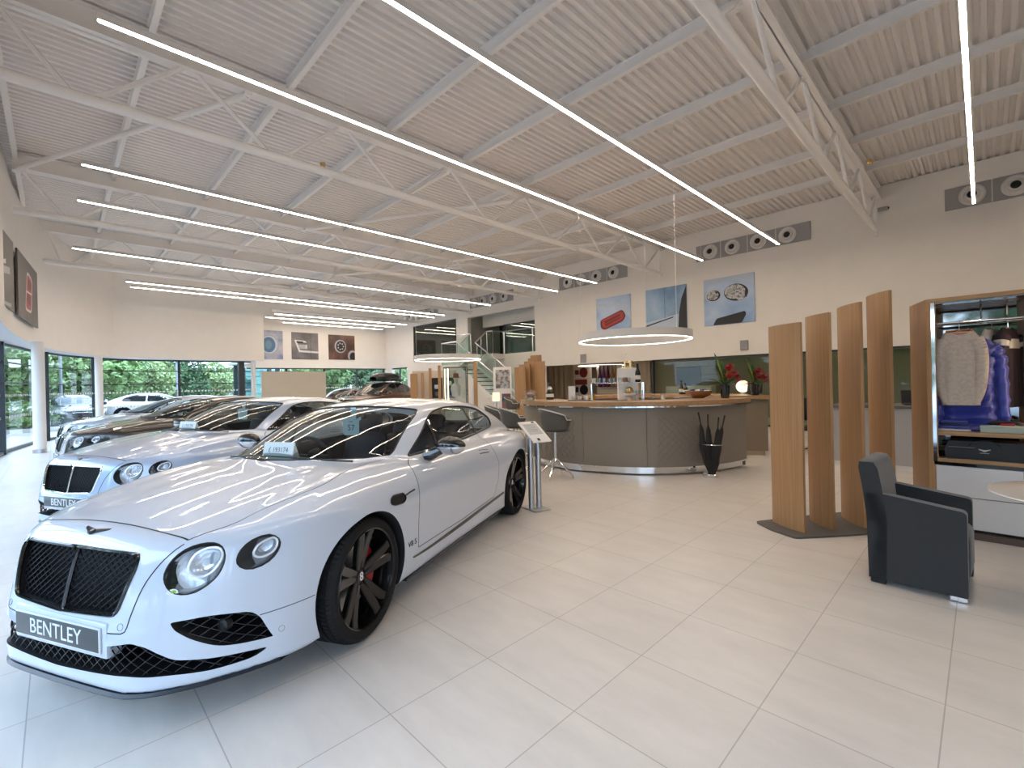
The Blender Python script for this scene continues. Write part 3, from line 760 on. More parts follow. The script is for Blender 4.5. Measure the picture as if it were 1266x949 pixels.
# glazing line below the fascia, soffit between
GLZ = [(6.2,-1.2),(2,-1.2),(-2,-1.2),(-6,-1.2),(-9.5,-1.2),(-12.6,-1.18),(-15.5,-1.12),(-18.0,-.95),(-20.4,-.5),(-22.6,.25),(-24.2,1.25),(-24.85,2.4),(-24.95,4.6),(-25.0,6.95)]
sof = MB(); A = fas + [(-24.37,7.2)]; G2 = [tuple(p) for p in resample(GLZ, .6, False)]; G2o = [(x-.15 if x < -22 else x, y-.15) for x, y in G2]
poly = A + G2o[::-1]
b = MB(); P2, T = np.array(poly), None
r_ = delaunay_2d_cdt([Vector(p) for p in poly], [], [list(range(len(poly)))], 1, 1e-6)
b.add([(v.x, v.y, 2.872) for v in r_[0]], [tuple(f) for f in r_[2]]); structure(b.build('trim_1', mat('soffit_white', (.70,.70,.70), .6), smooth=0))
def glazing(idx, pts, ztop, trans, posts, dots=True, thick=.09):
    """one run of curtain wall: panes, transoms and posts, each post its own part"""
    b = MB(); b.grid([[(x, y, .03), (x, y, ztop)] for x, y in pts]); w = b.build('window_%d' % idx, CLEAR, smooth=60); structure(w)
    b = MB()
    for z, h in trans: b.tube([(x, y, z) for x, y in pts], h*.72, 4, 0, caps=True, up=(0,0,1))
    b.build('window_transoms', DARKF, w, smooth=0)
    for (x, y, wd) in posts: MB().box((x-wd/2, y-wd/2, 0), (x+wd/2, y+wd/2, ztop)).build('window_post', DARKF, w, smooth=0)
    if dots:
        b = MB(); Q = resample(pts, .13, False); T_ = np.gradient(Q, axis=0); T_ /= np.linalg.norm(T_, axis=1)[:, None]
        for z in (1.50, .92):
            for (x, y), (tx, ty) in zip(Q, T_):
                nx, ny = -ty*.006, tx*.006; s_ = .034
                for sg in (1,):
                    b.add([(x-tx*s_+nx*sg, y-ty*s_+ny*sg, z-s_), (x+tx*s_+nx*sg, y+ty*s_+ny*sg, z-s_), (x+tx*s_+nx*sg, y+ty*s_+ny*sg, z+s_), (x-tx*s_+nx*sg, y-ty*s_+ny*sg, z+s_)], [(0,1,2,3)])
        tag(b.build('window_dots', mat('frosted_dot', (.85,.87,.88), .6), w, smooth=0, fix=False), kind='stuff')
    return w
TR = [(.04,.08),(1.83,.035),(2.38,.035),(2.84,.06)]
gl = [tuple(p) for p in resample(GLZ, .5, False)]
iL = min(range(len(gl)), key=lambda i: abs(gl[i][0]+11.0)); iC = min(range(len(gl)), key=lambda i: abs(gl[i][1]-1.6) + (0 if gl[i][0] < -23 else 9))
glazing(1, gl[:iL+1], 2.87, TR, [(x, -1.2, .10) for x in (4, 1.5, -1, -3.5, -6, -8.5, -11)], dots=False)
glazing(2, gl[iL:iC+1], 2.87, TR, [(-17.5,-1.0,.16),(-21.25,-.24,.19),(-24.05,1.13,.28)])
glazing(3, gl[iC:], 2.87, TR, [(-24.92,3.9,.09),(-25.0,6.36,.24)])
glazing(4, [(-27.62,7.3),(-27.62,9.5),(-27.62,11.7),(-27.62,13.6),(-27.62,15.5)], 2.67, [(.04,.08),(1.25,.03),(1.75,.03),(2.2,.03),(2.64,.06)], [(-27.62,11.45,.10),(-27.62,13.5,.07),(-27.62,15.35,.1),(-27.62,9.3,.12)])
w5 = structure(MB().box((SMALLW[0],15.6,.9), (SMALLW[1],15.61,2.66)).build('window_5', CLEAR, smooth=0))
MB().box((SMALLW[0],15.57,2.58),(SMALLW[1],15.65,2.66)).box((-26.0,15.57,.9),(-25.92,15.65,2.6)).build('window_frame', DARKF, w5, smooth=0)
# ceiling deck: ribs run across the room, purlins under it
b = MB(); rows = []; x = -28.; pit = .15; prof = [(0,0),(.055,0),(.075,.055),(.13,.055)]
xs = []
while x < 6.3:
    for dx, dz in prof: xs.append((x+dx, ZC+dz))
    x += pit
b.grid([[(x, -1.5, z), (x, 15.7, z)] for x, z in xs]); ceil_ = structure(b.build('ceiling', DECK, smooth=0))
structure(MB().box((-28.2,-1.5,ZC+.07), (6.4,15.9,ZC+.2)).box((-28.2,15.74,ZC-.4),(6.4,15.9,ZC+.1)).build('trim_roof_lightstop', DECK, smooth=0))  # roof slab; second box is an added, unseen stop against daylight leaking in
PUR = [13.68, 11.86, 10.04, 8.22, 6.40, 4.58, 2.76, 1.0, -.5]
XT = [3.9, -1.9, -7.95, -13.7, -18.5, -23.4]
for y in PUR:
    x0 = -24.2 if y < 7 else -27.45
    if y < 3: x0 = {2.76: -23.5, 1.0: -22.3, -.5: -17.0}[y]
    b = MB(); b.box((x0,y-.006,ZC-.17),(6.15,y+.006,ZC-.002)); b.box((x0,y-.035,ZC-.176),(6.15,y+.04,ZC-.168)); b.box((x0,y-.04,ZC-.008),(6.15,y+.035,ZC-.001))
    b.box((x0,y-.037,ZC-.168),(6.15,y-.033,ZC-.145)); b.build('purlin', STEEL, ceil_, smooth=0)
def truss(X, y0, y1, label):
    t = empty('roof_truss', (X, 0, 0), 0, label, 'roof truss', 'roof trusses under the ceiling')
    b = MB(); zt, zb = ZC-.03, ZC-.36
    b.box((-.10,y0,zb),(.10,y1,zb+.016)); b.box((-.10,y0,zt-.016),(.10,y1,zt)); b.box((-.007,y0,zb),(.007,y1,zt)); b.build('top_beam', STEEL, t, smooth=0)
    zc = 5.25; ye = y1-1.35
    b = MB(); b.tube([(0,y0,zc),(0,ye,zc),(0,y1-.05,zc+.02)], [.072,.072,.045], 14); b.build('bottom_chord', STEEL, t)
    ys = [14.1-2.3*k for k in range(8)]
    for yc in ys:
        if yc < y0+.2: continue
        for dy in (-1.15, 1.15):
            yy = min(max(yc+dy, y0+.05), y1-.12)
            MB().tube([(0,yc+(.10 if dy > 0 else -.10),zc+.03),(0,yy+(-.05 if dy > 0 else .05),zb+.03)], .034, 8).build('web_member', STEEL, t)
    MB().tube([(0,y1-.25,zc-.15),(0,y1-.25,zb)], .04, 8).build('end_post', STEEL, t)
    return t
truss(XT[1], -.6, YB-.02, 'white steel roof truss at top right, over the bar and near the upright light strip')
truss(XT[2], -.6, YB-.02, 'white steel roof truss running over the nearest white coupe, with the thick white bottom tube')
truss(XT[3], -.55, YB-.02, 'white steel roof truss whose bottom tube starts above the dark wall pictures at far left')
truss(XT[4], -.2, YB-.02, 'white steel roof truss in front of the curved wall beyond the three long light strips')
truss(XT[5], 7.3, YB-.02, 'farthest white steel roof truss, by the wall with three square pictures')
k = 0
for (xa, ya, xb, yb, lab) in ((-7.95,2.2,-13.7,-.5,'white tubular roof brace slanting to the left wall at top left'), (-7.95,8.4,-13.7,5.2,'white tubular roof brace slanting across mid ceiling over the long light strip'), (-13.7,11.2,-18.5,8.2,'white tubular roof brace slanting between the two distant trusses'), (-7.95,13.3,-13.7,10.5,'white tubular roof brace close to the back wall and its air nozzles')):
    br = empty('roof_brace', ((xa+xb)/2, (ya+yb)/2, 6.08), 0, lab, 'roof brace', 'slanting roof braces')
    c = Vector(((xa+xb)/2, (ya+yb)/2, 0)); MB().tube([Vector((xa,ya,0))-c, Vector((xb,yb,0))-c], .05, 10).build('tube', STEEL, br)
    for (x, y) in ((xa,ya),(xb,yb)): MB().box((x-c.x-.09,y-c.y-.05,-.03),(x-c.x+.09,y-c.y+.05,.03)).build('end_plate', STEEL, br, smooth=0)
# round columns under the soffit
for (x, y, r, lab) in ((-17.1,-.31,.125,'round white column at far left in front of the glazing, between two dark posts'), (-22.6,1.13,.115,'round white column behind the bonnets of the row of cars at left'), (-24.5,6.76,.10,'round white column left of the cream display board')):
    c = empty('round_column', (x, y, 0), 0, lab, 'column', 'round white columns')
    MB().lathe([(0,0),(r,0),(r,2.868),(0,2.868)], 32).build('shaft', WHITE, c); MB().lathe([(r,0),(r+.012,0),(r+.012,.10),(r,.105)], 32).build('skirting', SATIN, c)
# light strips
LED = emat('led_warm', (1.,.82,.64), LED_S)
ALU = mat('strip_housing', (.62,.61,.60), .4)
def strip(X, y0, y1, lab, z=5.03):
    t = empty('light_strip', (X, y0, z), 0, lab, 'light strip', 'suspended linear ceiling lights'); L = y1-y0
    MB().box((-.026,0,.004),(.026,L,.075)).build('housing', ALU, t, smooth=0); MB().box((-.020,.012,-.004),(.020,L-.012,.005)).build('diffuser', LED, t, smooth=0)
    yy = [y for y in PUR if y0+.2 < y < y1-.1][::2]
    for y in yy: MB().tube([(0,y-y0,.07),(0,y-y0,ZC-.18-z)], .0035, 5).build('suspension_cable', STEEL, t)
for a in ((-.09,.3,13.7,'nearly upright light strip at top right over the wardrobe'), (-3.76,.3,13.75,'light strip ending beside the air nozzles above the bar, second from the right'), (-5.82,.34,13.8,'long light strip over the bonnet of the nearest white coupe, starting at top left'),
          (-9.69,.34,13.9,'light strip, uppermost of the three starting side by side above the dark wall pictures'), (-11.55,.34,13.95,'light strip, middle one of the three starting side by side above the dark wall pictures'), (-15.45,.34,13.95,'light strip, lowest of the three starting side by side above the dark wall pictures'),
          (-19.1,1.65,14.1,'light strip, upper one of the close pair crossing the plain wall at left'), (-20.0,1.85,14.1,'light strip, lower one of the close pair crossing the plain wall at left'),
          (-23.3,7.4,14.5,'short light strip, top one of the three above the square far-wall pictures'), (-24.65,7.4,14.5,'short light strip, middle one of the three above the square far-wall pictures'), (-26.1,8.7,14.5,'short light strip, bottom one of the three above the square far-wall pictures')): strip(*a)
# air nozzle panels on the back wall
NOZ = mat('nozzle_white', (.66,.64,.62), .4); VGREY = mat('vent_grey', (.33,.325,.33), .5)
for X, lab in ((-.6,'grey wall panel of air nozzles at the far right under the upright light strip'), (-6.73,'grey wall panel with four round air nozzles above the picture of two headlamps'), (-12.71,'grey wall panel with four round air nozzles above the red tail lamp picture'), (-18.85,'grey wall panel with four round air nozzles above the right upper window'), (-24.9,'farthest grey wall panel of four air nozzles above the left upper window')):
    p = empty('air_vent_panel', (X, YB, 5.7), 0, lab, 'air vent', 'air nozzle panels high on the back wall')
    MB().box((0,-.03,-.26),(3.32,.0,.26)).build('backing_panel', VGREY, p, smooth=0)
    for x in (.80, 1.62, 2.42): MB().box((x-.012,-.036,-.258),(x+.012,-.028,.258)).build('panel_joint', NOZ, p, smooth=0)
    for x in (.47, 1.17, 1.93, 2.73):
        M = Matrix.Translation((x,-.03,0)) @ Matrix.Rotation(PI/2, 4, 'X')
        nz = MB().lathe([(.235,0),(.235,.02),(.20,.045),(.15,.035),(.125,.09),(.095,.10),(.085,.06)], 32, 0, M).build('nozzle', NOZ, p)
        MB().lathe([(.0,.045),(.088,.045),(.088,.0)], 24, 0, M).build('nozzle_throat', VOID, nz)
# rooms behind the back wall
LOUN = mat('lounge_wall', (.50,.43,.35), .7)
structure(MB().box((-18.2,19.0,0),(6.2,19.15,2.9)).build('wall_lounge', LOUN, smooth=0)); structure(MB().box((-18.3,15.72,0),(-18.15,19.1,2.9)).build('wall_lounge_side', LOUN, smooth=0))
structure(MB().box((-18.2,15.72,2.62),(6.2,19.1,2.70)).build('trim_3', WALLM, smooth=0))
for nm, a in (('wall_office', W1), ('wall_landing', W2)):
    x0, x1, z0, z1 = a; b = MB()
    b.box((x0-.4,19.2,z0-.1),(x1+.4,19.3,z1+.3)).box((x0-.5,15.72,z0-.1),(x0-.4,19.3,z1+.3)).box((x1+.4,15.72,z0-.1),(x1+.5,19.3,z1+.3)).box((x0-.5,15.72,z0-.2),(x1+.5,19.3,z0-.05)).box((x0-.5,15.72,z1+.2),(x1+.5,19.3,z1+.3))
    structure(b.build(nm, mat('office_wall', (.34,.35,.33), .7) if a is W1 else mat('landing_wall', (.50,.49,.46), .7), smooth=0))
def framed_pane(name, x0, x1, z0, z1, y, glassm, fr=.05, bars=()):
    w = structure(MB().box((x0,y,z0),(x1,y+.012,z1)).build(name, glassm, smooth=0)); b = MB()
    b.box((x0,y-.05,z0),(x1,y+.06,z0+fr)).box((x0,y-.05,z1-fr),(x1,y+.06,z1)).box((x0,y-.05,z0),(x0+fr,y+.06,z1)).box((x1-fr,y-.05,z0),(x1,y+.06,z1)); b.build('window_frame', DARKF, w, smooth=0)
    return w
framed_pane('window_6', W1[0], W1[1], W1[2], W1[3], 15.56, OFFG, .09)
framed_pane('window_7', -17.35, W2[1], W2[2], 4.55, 16.6, OFFG, .05)
framed_pane('window_8', -18.3, -17.75, 3.0, 4.6, 17.2, OFFG, .05)
structure(MB().box((W2[0],16.55,4.55),(W2[1],16.75,5.2)).build('trim_4', WALLM, smooth=0))
framed_pane('window_9', -8.5, 6.0, 0, 2.24, 15.6, glass('lounge_glass', (.80,.86,.80), 0., 1.28), .05)
# outside
structure(MB().box((-90,-60,-.2),(40,-1.35,-.03)).box((-90,-1.35,-.2),(-28.2,70,-.03)).box((-28.2,7.0,-.2),(-27.7,21,-.03)).build('paved_ground', mat('paving', (.36,.355,.35), .8, noise=.1, nscale=2), smooth=0))
# ---------------------------------------------------------------- the cars
def paint(name, col, metal=0., rough=.3):
    return mat(name, col, rough, metal, .5, 1.0, coatr=.02)
CAR_M = dict(
    paint=paint('white_paint', (.535,.59,.68)), void=VOID, cabin=mat('cabin_black', (.012,.012,.014), .6), liner=mat('arch_liner', (.008,.008,.009), .8),
    glass=glass('car_glass', (.58,.64,.63), 0., 1.42, .01), seal=mat('shut_line_black', (.006,.006,.006), .5), trim=BLK, blade=mat('blade_black', (.01,.012,.02), .3),
    grille=mat('grille_black', (.03,.03,.032), .3, .6), gframe=BLK, gbar=mat('dark_chrome', (.10,.10,.11), .15, 1.), lens=glass('lamp_glass', (.93,.95,.97), 0., 1.5), reflect=REFL, smoke=mat('lamp_smoke', (.50,.52,.56), .2, .6, bump=.15, bscale=70),
    ring=mat('lamp_ring_white', (.85,.87,.9), .2, .3), platerim=mat('plate_rim', (.62,.64,.66), .3), plate=mat('plate_grey', (.075,.078,.082), .4), letter=mat('plate_letters', (.72,.74,.76), .4),
    chrome=CHROME, mirrorcap=BLK, mirrorlow=mat('mirror_silver', (.62,.65,.70), .12, .9), trimdark=mat('dash_leather', (.02,.022,.03), .5), seat=mat('seat_leather', (.010,.012,.03), .5),
    wheelmats=dict(tyre=TYRE, rim=mat('rim_black', (.006,.006,.006), .16, .2, .4, .25), cap=BLK, badge=mat('badge_white', (.9,.88,.9), .4), disc=mat('brake_steel', (.42,.42,.43), .3, .9), caliper=mat('caliper_red', (.50,.008,.012), .3, 0, .5, .5)))
GTS = CarShape(GT)
CAR1 = make_car('coupe_car', GTS, GT, CAR_M)
CAR1.location = (-3.4292, .8379, 0); CAR1.rotation_euler = (0, 0, R(-64.1))
tag(CAR1, 'white two-door coupe with black wheels nearest the camera, black grille and red brake calipers', 'car', 'coupes in the showroom row')
RING_S = 8.0
# ---------------------------------------------------------------- furniture and displays
OAK = wood('oak_veneer', (.33,.185,.085), (.43,.255,.125), .42, 60)
OAKH = wood('oak_veneer_flat', (.33,.19,.09), (.45,.275,.14), .35, 34, 'X')
TAUPE = mat('taupe_panel', (.215,.185,.15), .5)
BASEG = mat('base_grey', (.10,.095,.09), .55)
def plan(pts, th):
    """offset a plan polyline both ways into a closed outline"""
    P = np.array(pts); T = np.gradient(P, axis=0); T /= np.linalg.norm(T, axis=1)[:, None]; Nn = np.stack([-T[:,1], T[:,0]], 1)
    return [tuple(p) for p in P+Nn*th/2] + [tuple(p) for p in (P-Nn*th/2)[::-1]]
# wooden fin screen on its grey base plate
scr = empty('fin_screen', (-1.25,5.35,0), 0, 'screen of four curved oak fins rising in height on a dark grey base plate', 'room divider')
o = np.array([-1.25,5.35])
base = [(-1.69,5.17),(-1.50,5.0),(-1.25,4.88),(-1.02,5.15),(-.78,5.46),(-.60,5.98),(-.74,6.42),(-1.0,6.3),(-1.35,5.75)]
MB().prism([tuple(np.array(p)-o) for p in rpoly(base, .04)], 0, .018).build('base_plate', BASEG, scr, smooth=20)
for (a, b_, h, bow) in (((-1.545,5.285),(-1.215,5.075),2.03,.028), ((-1.285,5.60),(-1.035,5.345),2.125,.028), ((-1.07,5.945),(-.83,5.605),2.225,.028), ((-.86,6.24),(-.64,5.93),2.35,.028)):
    a, b_ = np.array(a)-o, np.array(b_)-o; t = b_-a; n = np.array([t[1], -t[0]]); n /= np.linalg.norm(n)
    pts = [a + t*s - n*bow*4*s*(1-s)*-1 for s in np.linspace(0, 1, 13)]
    fin = MB().prism(plan(pts, .034), .02, h).build('fin', OAK, scr, smooth=25)
    m = (a+b_)/2; MB().bar((m[0]-t[0]*.35, m[1]-t[1]*.35, .022), (m[0]+t[0]*.35, m[1]+t[1]*.35, .022), .05, .012).build('fin_foot', SATIN, fin, smooth=0)

# dark grey tub chair
UPH = mat('grey_upholstery', (.020,.022,.025), .85, bump=.15, bscale=500, sheen=.3)
ch = empty('tub_armchair', (-.10,4.48,0), 0, 'dark charcoal upholstered tub armchair in front of the oak fins', 'armchair')
# faces +x: the near flank lies along y=-, the back at x=-
def cho(x, y): return (x+.10, y-4.48)
W_ = .58; b = MB()
xb, xf, yn, yf = -.50, .02, -.285, .285
b.rbox((xb,yn,.035),(xf,yn+.075,.575),.02,3); b.rbox((xb,yf-.075,.035),(xf,yf,.60),.02,3)
b.build('arm_panel', UPH, ch) if False else None
for (y0, y1, nm) in ((yn, yn+.085, 'near'), (yf-.085, yf, 'far')):
    prof = [(xb,.04),(xf,.04),(xf,.60),(xb+.10,.655),(xb-.01,.66)]
    MB().prism(rpoly(prof, [.01,.012,.03,.02,.01]), y0, y1, 0, None, fy).build('side_panel', UPH, ch, smooth=40)
bk = []
for z, x0, x1 in ((.04,xb,xb+.10),(.45,xb-.005,xb+.11),(.70,xb-.03,xb+.085),(.83,xb-.055,xb+.06),(.875,xb-.05,xb+.035),(.885,xb-.025,xb+.0)):
    q = []
    w = (yf-yn)/2 - (.0 if z < .8 else (.02 if z < .88 else .05))
    for sx, sy in ((x0,-w),(x0,-w*.5),(x0,0),(x0,w*.5),(x0,w),(x1,w),(x1,w*.5),(x1,0),(x1,-w*.5),(x1,-w)): q.append((sx, sy, z))
    bk.append(q)
b = MB().grid(bk, 0, True); b.add(bk[-1], [tuple(range(10))]); b.add(bk[0], [tuple(range(10))[::-1]])
bo = b.build('backrest', UPH, ch, smooth=60)
MB().rbox((xb+.08,yn+.08,.12),(xf+.01,yf-.08,.44),.05,3).build('seat_cushion', UPH, ch)
for x, y in ((xf-.05,yn+.04),(xf-.05,yf-.04),(xb+.05,yn+.04),(xb+.05,yf-.04)): MB().rbox((x-.045,y-.02,0),(x+.045,y+.02,.045),.006,1).build('foot', CHROME if x > -.2 else RUB, ch)
ch.rotation_euler = (0,0,R(-2))

# round white table with a book
tb = empty('round_table', (.50,4.56,0), 0, 'round glossy white pedestal table at the right edge beside the armchair', 'table')
MB().lathe([(0,.70),(.40,.70),(.488,.708),(.50,.716),(.496,.724),(0,.724)], 72).build('tabletop', mat('table_white', (.78,.76,.73), .12, 0, .5, .5), tb)
MB().lathe([(.04,.70),(.035,.60),(.032,.3),(.05,.06),(.15,.02),(.26,.012),(.27,0),(0,0)], 40).build('pedestal', WHITE, tb)
bk_ = empty('book', (.335,4.93,.724), R(20), 'thick book with a white page block and brown cover lying on the round table', 'book')
MB().rbox((-.10,-.13,0),(.13,.13,.004),.001,1).rbox((-.10,-.13,.05),(.13,.13,.054),.001,1).rbox((-.104,-.13,0),(-.10,.13,.054),.001,1).build('cover', mat('book_brown', (.16,.07,.04), .5), bk_); MB().box((-.098,-.125,.004),(.125,.125,.05)).build('pages', WHITE, bk_, smooth=0)

# wardrobe unit with its clothes
wd = empty('display_wardrobe', (-.34,5.92,0), 0, 'tall open oak display wardrobe with white drawers and lit side panel', 'wardrobe')
WH = 2.215; WW = 1.15; WD = .62
MIRG = mat('smoked_mirror', (.30,.31,.31), .06, 1.)
DRAW = mat('drawer_white', (.62,.62,.63), .35)
lp = [(0,0),(-.03,.01),(-.17,.50),(-.13,.53),(.03,.03)]
MB().prism([(-.005,0),(-.04,.012),(-.195,.46),(-.16,.49),(.03,.02)], .0, WH).build('side_panel', OAK, wd, smooth=0)
MB().box((-.005,.0,.68),(.022,.03,WH-.03)).build('mirror_edge', CHROME, wd, smooth=0)
MB().box((-.02,0,WH-.035),(WW,.03,WH)).box((-.02,.03,WH-.03),(WW,WD,WH)).build('top_panel', OAKH, wd, smooth=0)
MB().box((0,.02,WH-.05),(WW,.16,WH-.036)).build('top_mirror_strip', MIRG, wd, smooth=0)
MB().box((.0,WD-.02,.66),(WW-.2,WD,WH-.03)).build('mirror_back', MIRG, wd, smooth=0)
MB().prism([(.70,.02),(.735,.02),(.60,WD),(.565,WD)], .66, WH-.03).build('inner_panel', mat('panel_beige', (.40,.33,.27), .5), wd, smooth=0)
ledp = MB().prism([(.664,.142),(.668,.142),(.6605,.180),(.6565,.180)], 1.02, WH-.18).build('inner_light', emat('led_inner', (1,.72,.50), 9.0), wd, smooth=0)
MB().prism([(.664,.142),(.668,.142),(.6605,.180),(.6565,.180)], .72, .90).build('inner_light', emat('led_inner', (1,.72,.50), 9.0), wd, smooth=0)
for z in (.93, .68): MB().box((.0,.015,z),(.70,WD-.02,z+.035)).build('shelf', OAKH, wd, smooth=0)
MB().box((.0,.0,.655),(WW,WD,.682)).build('carcass_top', BLK, wd, smooth=0)
for z0, z1 in ((.085,.365),(.372,.648)):
    MB().rbox((.012,.0,z0),(WW,.03,z1),.003,1).build('drawer', DRAW, wd)
MB().box((.0,.02,.07),(WW,WD,.655)).build('carcass', BLK, wd, smooth=0)
MB().box((.03,-.02,.0),(WW,.5,.05)).box((.03,-.03,.05),(WW,.5,.062)).build('plinth', mat('plinth_brown', (.09,.06,.05), .25), wd, smooth=0)
[MB().tube([(.0,y,1.99),(.62,y,1.99)], .009, 10).build('hanging_rail', CHROME, wd) for y in (.17,.39)]
for x in (.33,.50): MB().tube([(x,.17,1.99),(x,.28,2.03),(x,.39,1.99)], .005, 6).tube([(x,.28,2.03),(x,.28,WH-.03)], .006, 6).build('rail_bracket', CHROME, wd)
wo = Vector((-.34,5.92,0))
def hanger(par, w=.40, z=0):
    MB().tube([(0,0,.09),(.0,.015,.105),(.0,.02,.12),(0,.0,.13),(0,-.015,.12)], .003, 6).tube([(0,0,.09),(0,0,.03)], .003, 6).build('hanger_hook', CHROME, par)
    MB().tube([(-w/2,0,-.035),(-w/4,0,.005),(0,0,.03),(w/4,0,.005),(w/2,0,-.035)], .011, 8).build('hanger_bar', mat('hanger_wood', (.55,.24,.09), .4), par)
def garment(name, lab, loc, w, L, cols, hz=.0, rz=0, sleeve=.52, slv_in=.06, thick=.05, stripes=None, quilt=False, collar=None):
    """knitted top or jacket hung on a wooden hanger; front lies in local x,z"""
    t = empty(name, loc, rz, lab, 'jumper' if not quilt else 'jacket')
    hanger(t, w*.8)
    rows = []; NZ = 34
    for i in range(NZ+1):
        s = i/NZ; q_ = min(1, s/.10); z = .035 - .075*q_**1.3 - max(0, s-.10)*L/.9
        hw = (.085 + (w/2-.085)*q_**.85) * (1 - .03*math.sin(PI*s)) + .010*math.sin(9*s)
        th = thick*(.5 + .5*min(1, s/.15)) * (1 + (.34*math.sin(s*NZ*PI/2.) if quilt else 0))
        row = []
        for j in range(40):
            a = 2*PI*j/40; fold = 1 + .22*math.sin(a*6 + 2*s)*s
            row.append((hw*math.copysign(abs(math.cos(a))**.7, math.cos(a)), th*math.sin(a)*fold, z - (.03*abs(math.sin(a)) if s == 0 and math.sin(a) < 0 else 0)))
        rows.append(row)
    b = MB()
    for i in range(NZ):
        m = 0
        if stripes: m = stripes(i/NZ)
        b.grid(rows[i:i+2], m, True)
    body = b.build('knit_body' if not quilt else 'quilted_body', cols, t, smooth=60)
    for s in (-1, 1):
        P_ = [(s*w*.40,0,-.05),(s*w*.52,.0,-.14),(s*(w*.56),.0,-.30),(s*(w*.57-slv_in*.3),-.01,-.30-sleeve*.4),(s*(w*.56-slv_in),-.015,-.14-sleeve)]
        Q = cr(P_, 5, False); sb = MB(); n = len(Q)
        for i in range(n-1):
            r0, r1 = [.062*(1-.42*k/(n-1))*(1+(.16*math.sin(k*2.2) if quilt else 0)) for k in (i, i+1)]
            sb.tube([Q[i], Q[i+1]], [r0, r1], 12, stripes(.05+.8*i/n) if stripes else 0, caps=(i in (0, n-2)))
        sb.build('sleeve', cols, t, smooth=60)
    if collar:
        MB().tube([(.085*math.cos(a), .028*math.sin(a)-.0, (.036-.035*(1 if math.sin(a) < 0 else .0)*abs(math.sin(a)))) for a in np.linspace(0, 2*PI, 28, endpoint=False)], .009, 6, 0, True).build('neck_trim', collar, t)
    return t
KNIT = mat('oat_knit', (.47,.40,.34), .9, bump=.3, bscale=260, noise=.12, nscale=40)
garment('knitted_jumper', 'oatmeal knitted jumper with orange neck trim hanging in front of the blue jacket', wo+Vector((.185,.11,1.87)), .255, .62, [KNIT], 0, R(4), .50, .05, .05, collar=mat('orange_trim', (.40,.10,.03), .8))
BLUEQ = mat('blue_nylon', (.018,.03,.26), .35, sheen=.3)
garment('puffer_jacket', 'bright blue quilted puffer jacket hanging behind the oatmeal jumper', wo+Vector((.245,.20,1.80)), .37, .80, [BLUEQ], 0, R(10), .62, -.02, .07, quilt=True)
GRN = mat('bottle_green', (.012,.035,.025), .85); CRM = mat('cream_cotton', (.50,.48,.43), .85)
garment('striped_jumper', 'green and cream hooped jumper hanging edge-on between blue jacket and dark top', wo+Vector((.40,.41,1.885)), .28, .62, [GRN, CRM], 0, R(62), .5, .05, .05, stripes=lambda s: int(s*6.2) % 2 ^ 1)
PLUM = mat('plum_black', (.022,.012,.018), .85)
garment('dark_jumper', 'dark plum top with a white chest band hanging at the right end of the rail', wo+Vector((.505,.38,1.885)), .24, .66, [PLUM, CRM], 0, R(66), .52, .05, .05, stripes=lambda s: 1 if .14 < s < .24 else 0)
# folded things and the bag on the shelves
def folded(name, lab, loc, w, d, hs, mats_, cat='folded clothes', rz=0):
    t = empty(name, loc, rz, lab, cat); z = 0
    for i, (h, m) in enumerate(zip(hs, mats_)):
        q = .012*i; MB().rbox((-w/2+q,-d/2+q*.5,z),(w/2-q*.6,d/2-q,z+h),min(.012, h*.45),2).build('folded_layer', m, t); z += h
    return t
folded('top_stack', 'stack of folded royal blue tops lying on the upper shelf', wo+Vector((.13,.20,.965)), .24, .26, [.022,.03,.026,.02], [CRM, BLUEQ, mat('navy_cloth', (.012,.016,.07), .8), BLUEQ])
MB_ = empty('display_box', wo+Vector((.455,.16,.965)), R(-4), 'pale green flat box lying on the upper wardrobe shelf', 'box')
MB().rbox((-.14,-.09,0),(.14,.11,.045),.003,1).build('box_base', mat('pale_green', (.36,.42,.36), .5), MB_); MB().rbox((-.142,-.092,.045),(.142,.112,.062),.003,1).build('lid', mat('pale_green_lid', (.40,.46,.40), .5), MB_)
sc_ = empty('rolled_scarf', wo+Vector((.44,.17,1.027)), R(-4), 'black scarf with a red patch rolled up on the pale green box', 'scarf')
MB().tube(cr([(-.12,.02,.012),(-.05,.0,.024),(.02,.02,.026),(.10,.01,.022),(.13,.04,.012)], 5, False), .018, 10).build('scarf_roll', PLUM, sc_); MB().rbox((.0,-.03,.0),(.09,.01,.020),.006,2).build('red_patch', mat('signal_red', (.35,.02,.02), .6), sc_)
bag = empty('holdall', wo+Vector((.335,.17,.715)), 0, 'long black holdall bag with a small white winged emblem on the lower shelf', 'bag')
BAGM = mat('bag_black', (.008,.008,.009), .5)
pr = rpoly([(-.26,0),(.28,0),(.285,.10),(.24,.165),(-.23,.165),(-.265,.10)], [.02,.02,.05,.05,.05,.05])
MB().prism(pr, -.12, .12, 0, None, fy).build('bag_body', BAGM, bag, smooth=45)
MB().tube(cr([(-.10,-.124,.12),(-.08,-.135,.15),(.0,-.13,.175),(.08,-.135,.15),(.10,-.124,.12)], 5, False), .006, 6).build('bag_strap', BAGM, bag)
em = MB(); wg = [(0,.008),(.012,.010),(.040,.016),(.036,.008),(.018,.0),(.006,-.008),(0,-.009)]; wg = wg+[(-a, b_) for a, b_ in wg[::-1][1:-1]]
em.prism([(a, b_+.085) for a, b_ in wg], -.1235, -.1212, 0, None, fy); em.box((-.03,-.1232,.062),(.03,-.1212,.066)); em.build('bag_emblem', CRM, bag, smooth=0)
tk = MB().rbox((-.24,-.122,.105),(-.06,-.1205,.112),.002,1).build('bag_tape', mat('tape_grey', (.10,.10,.12), .5), bag)
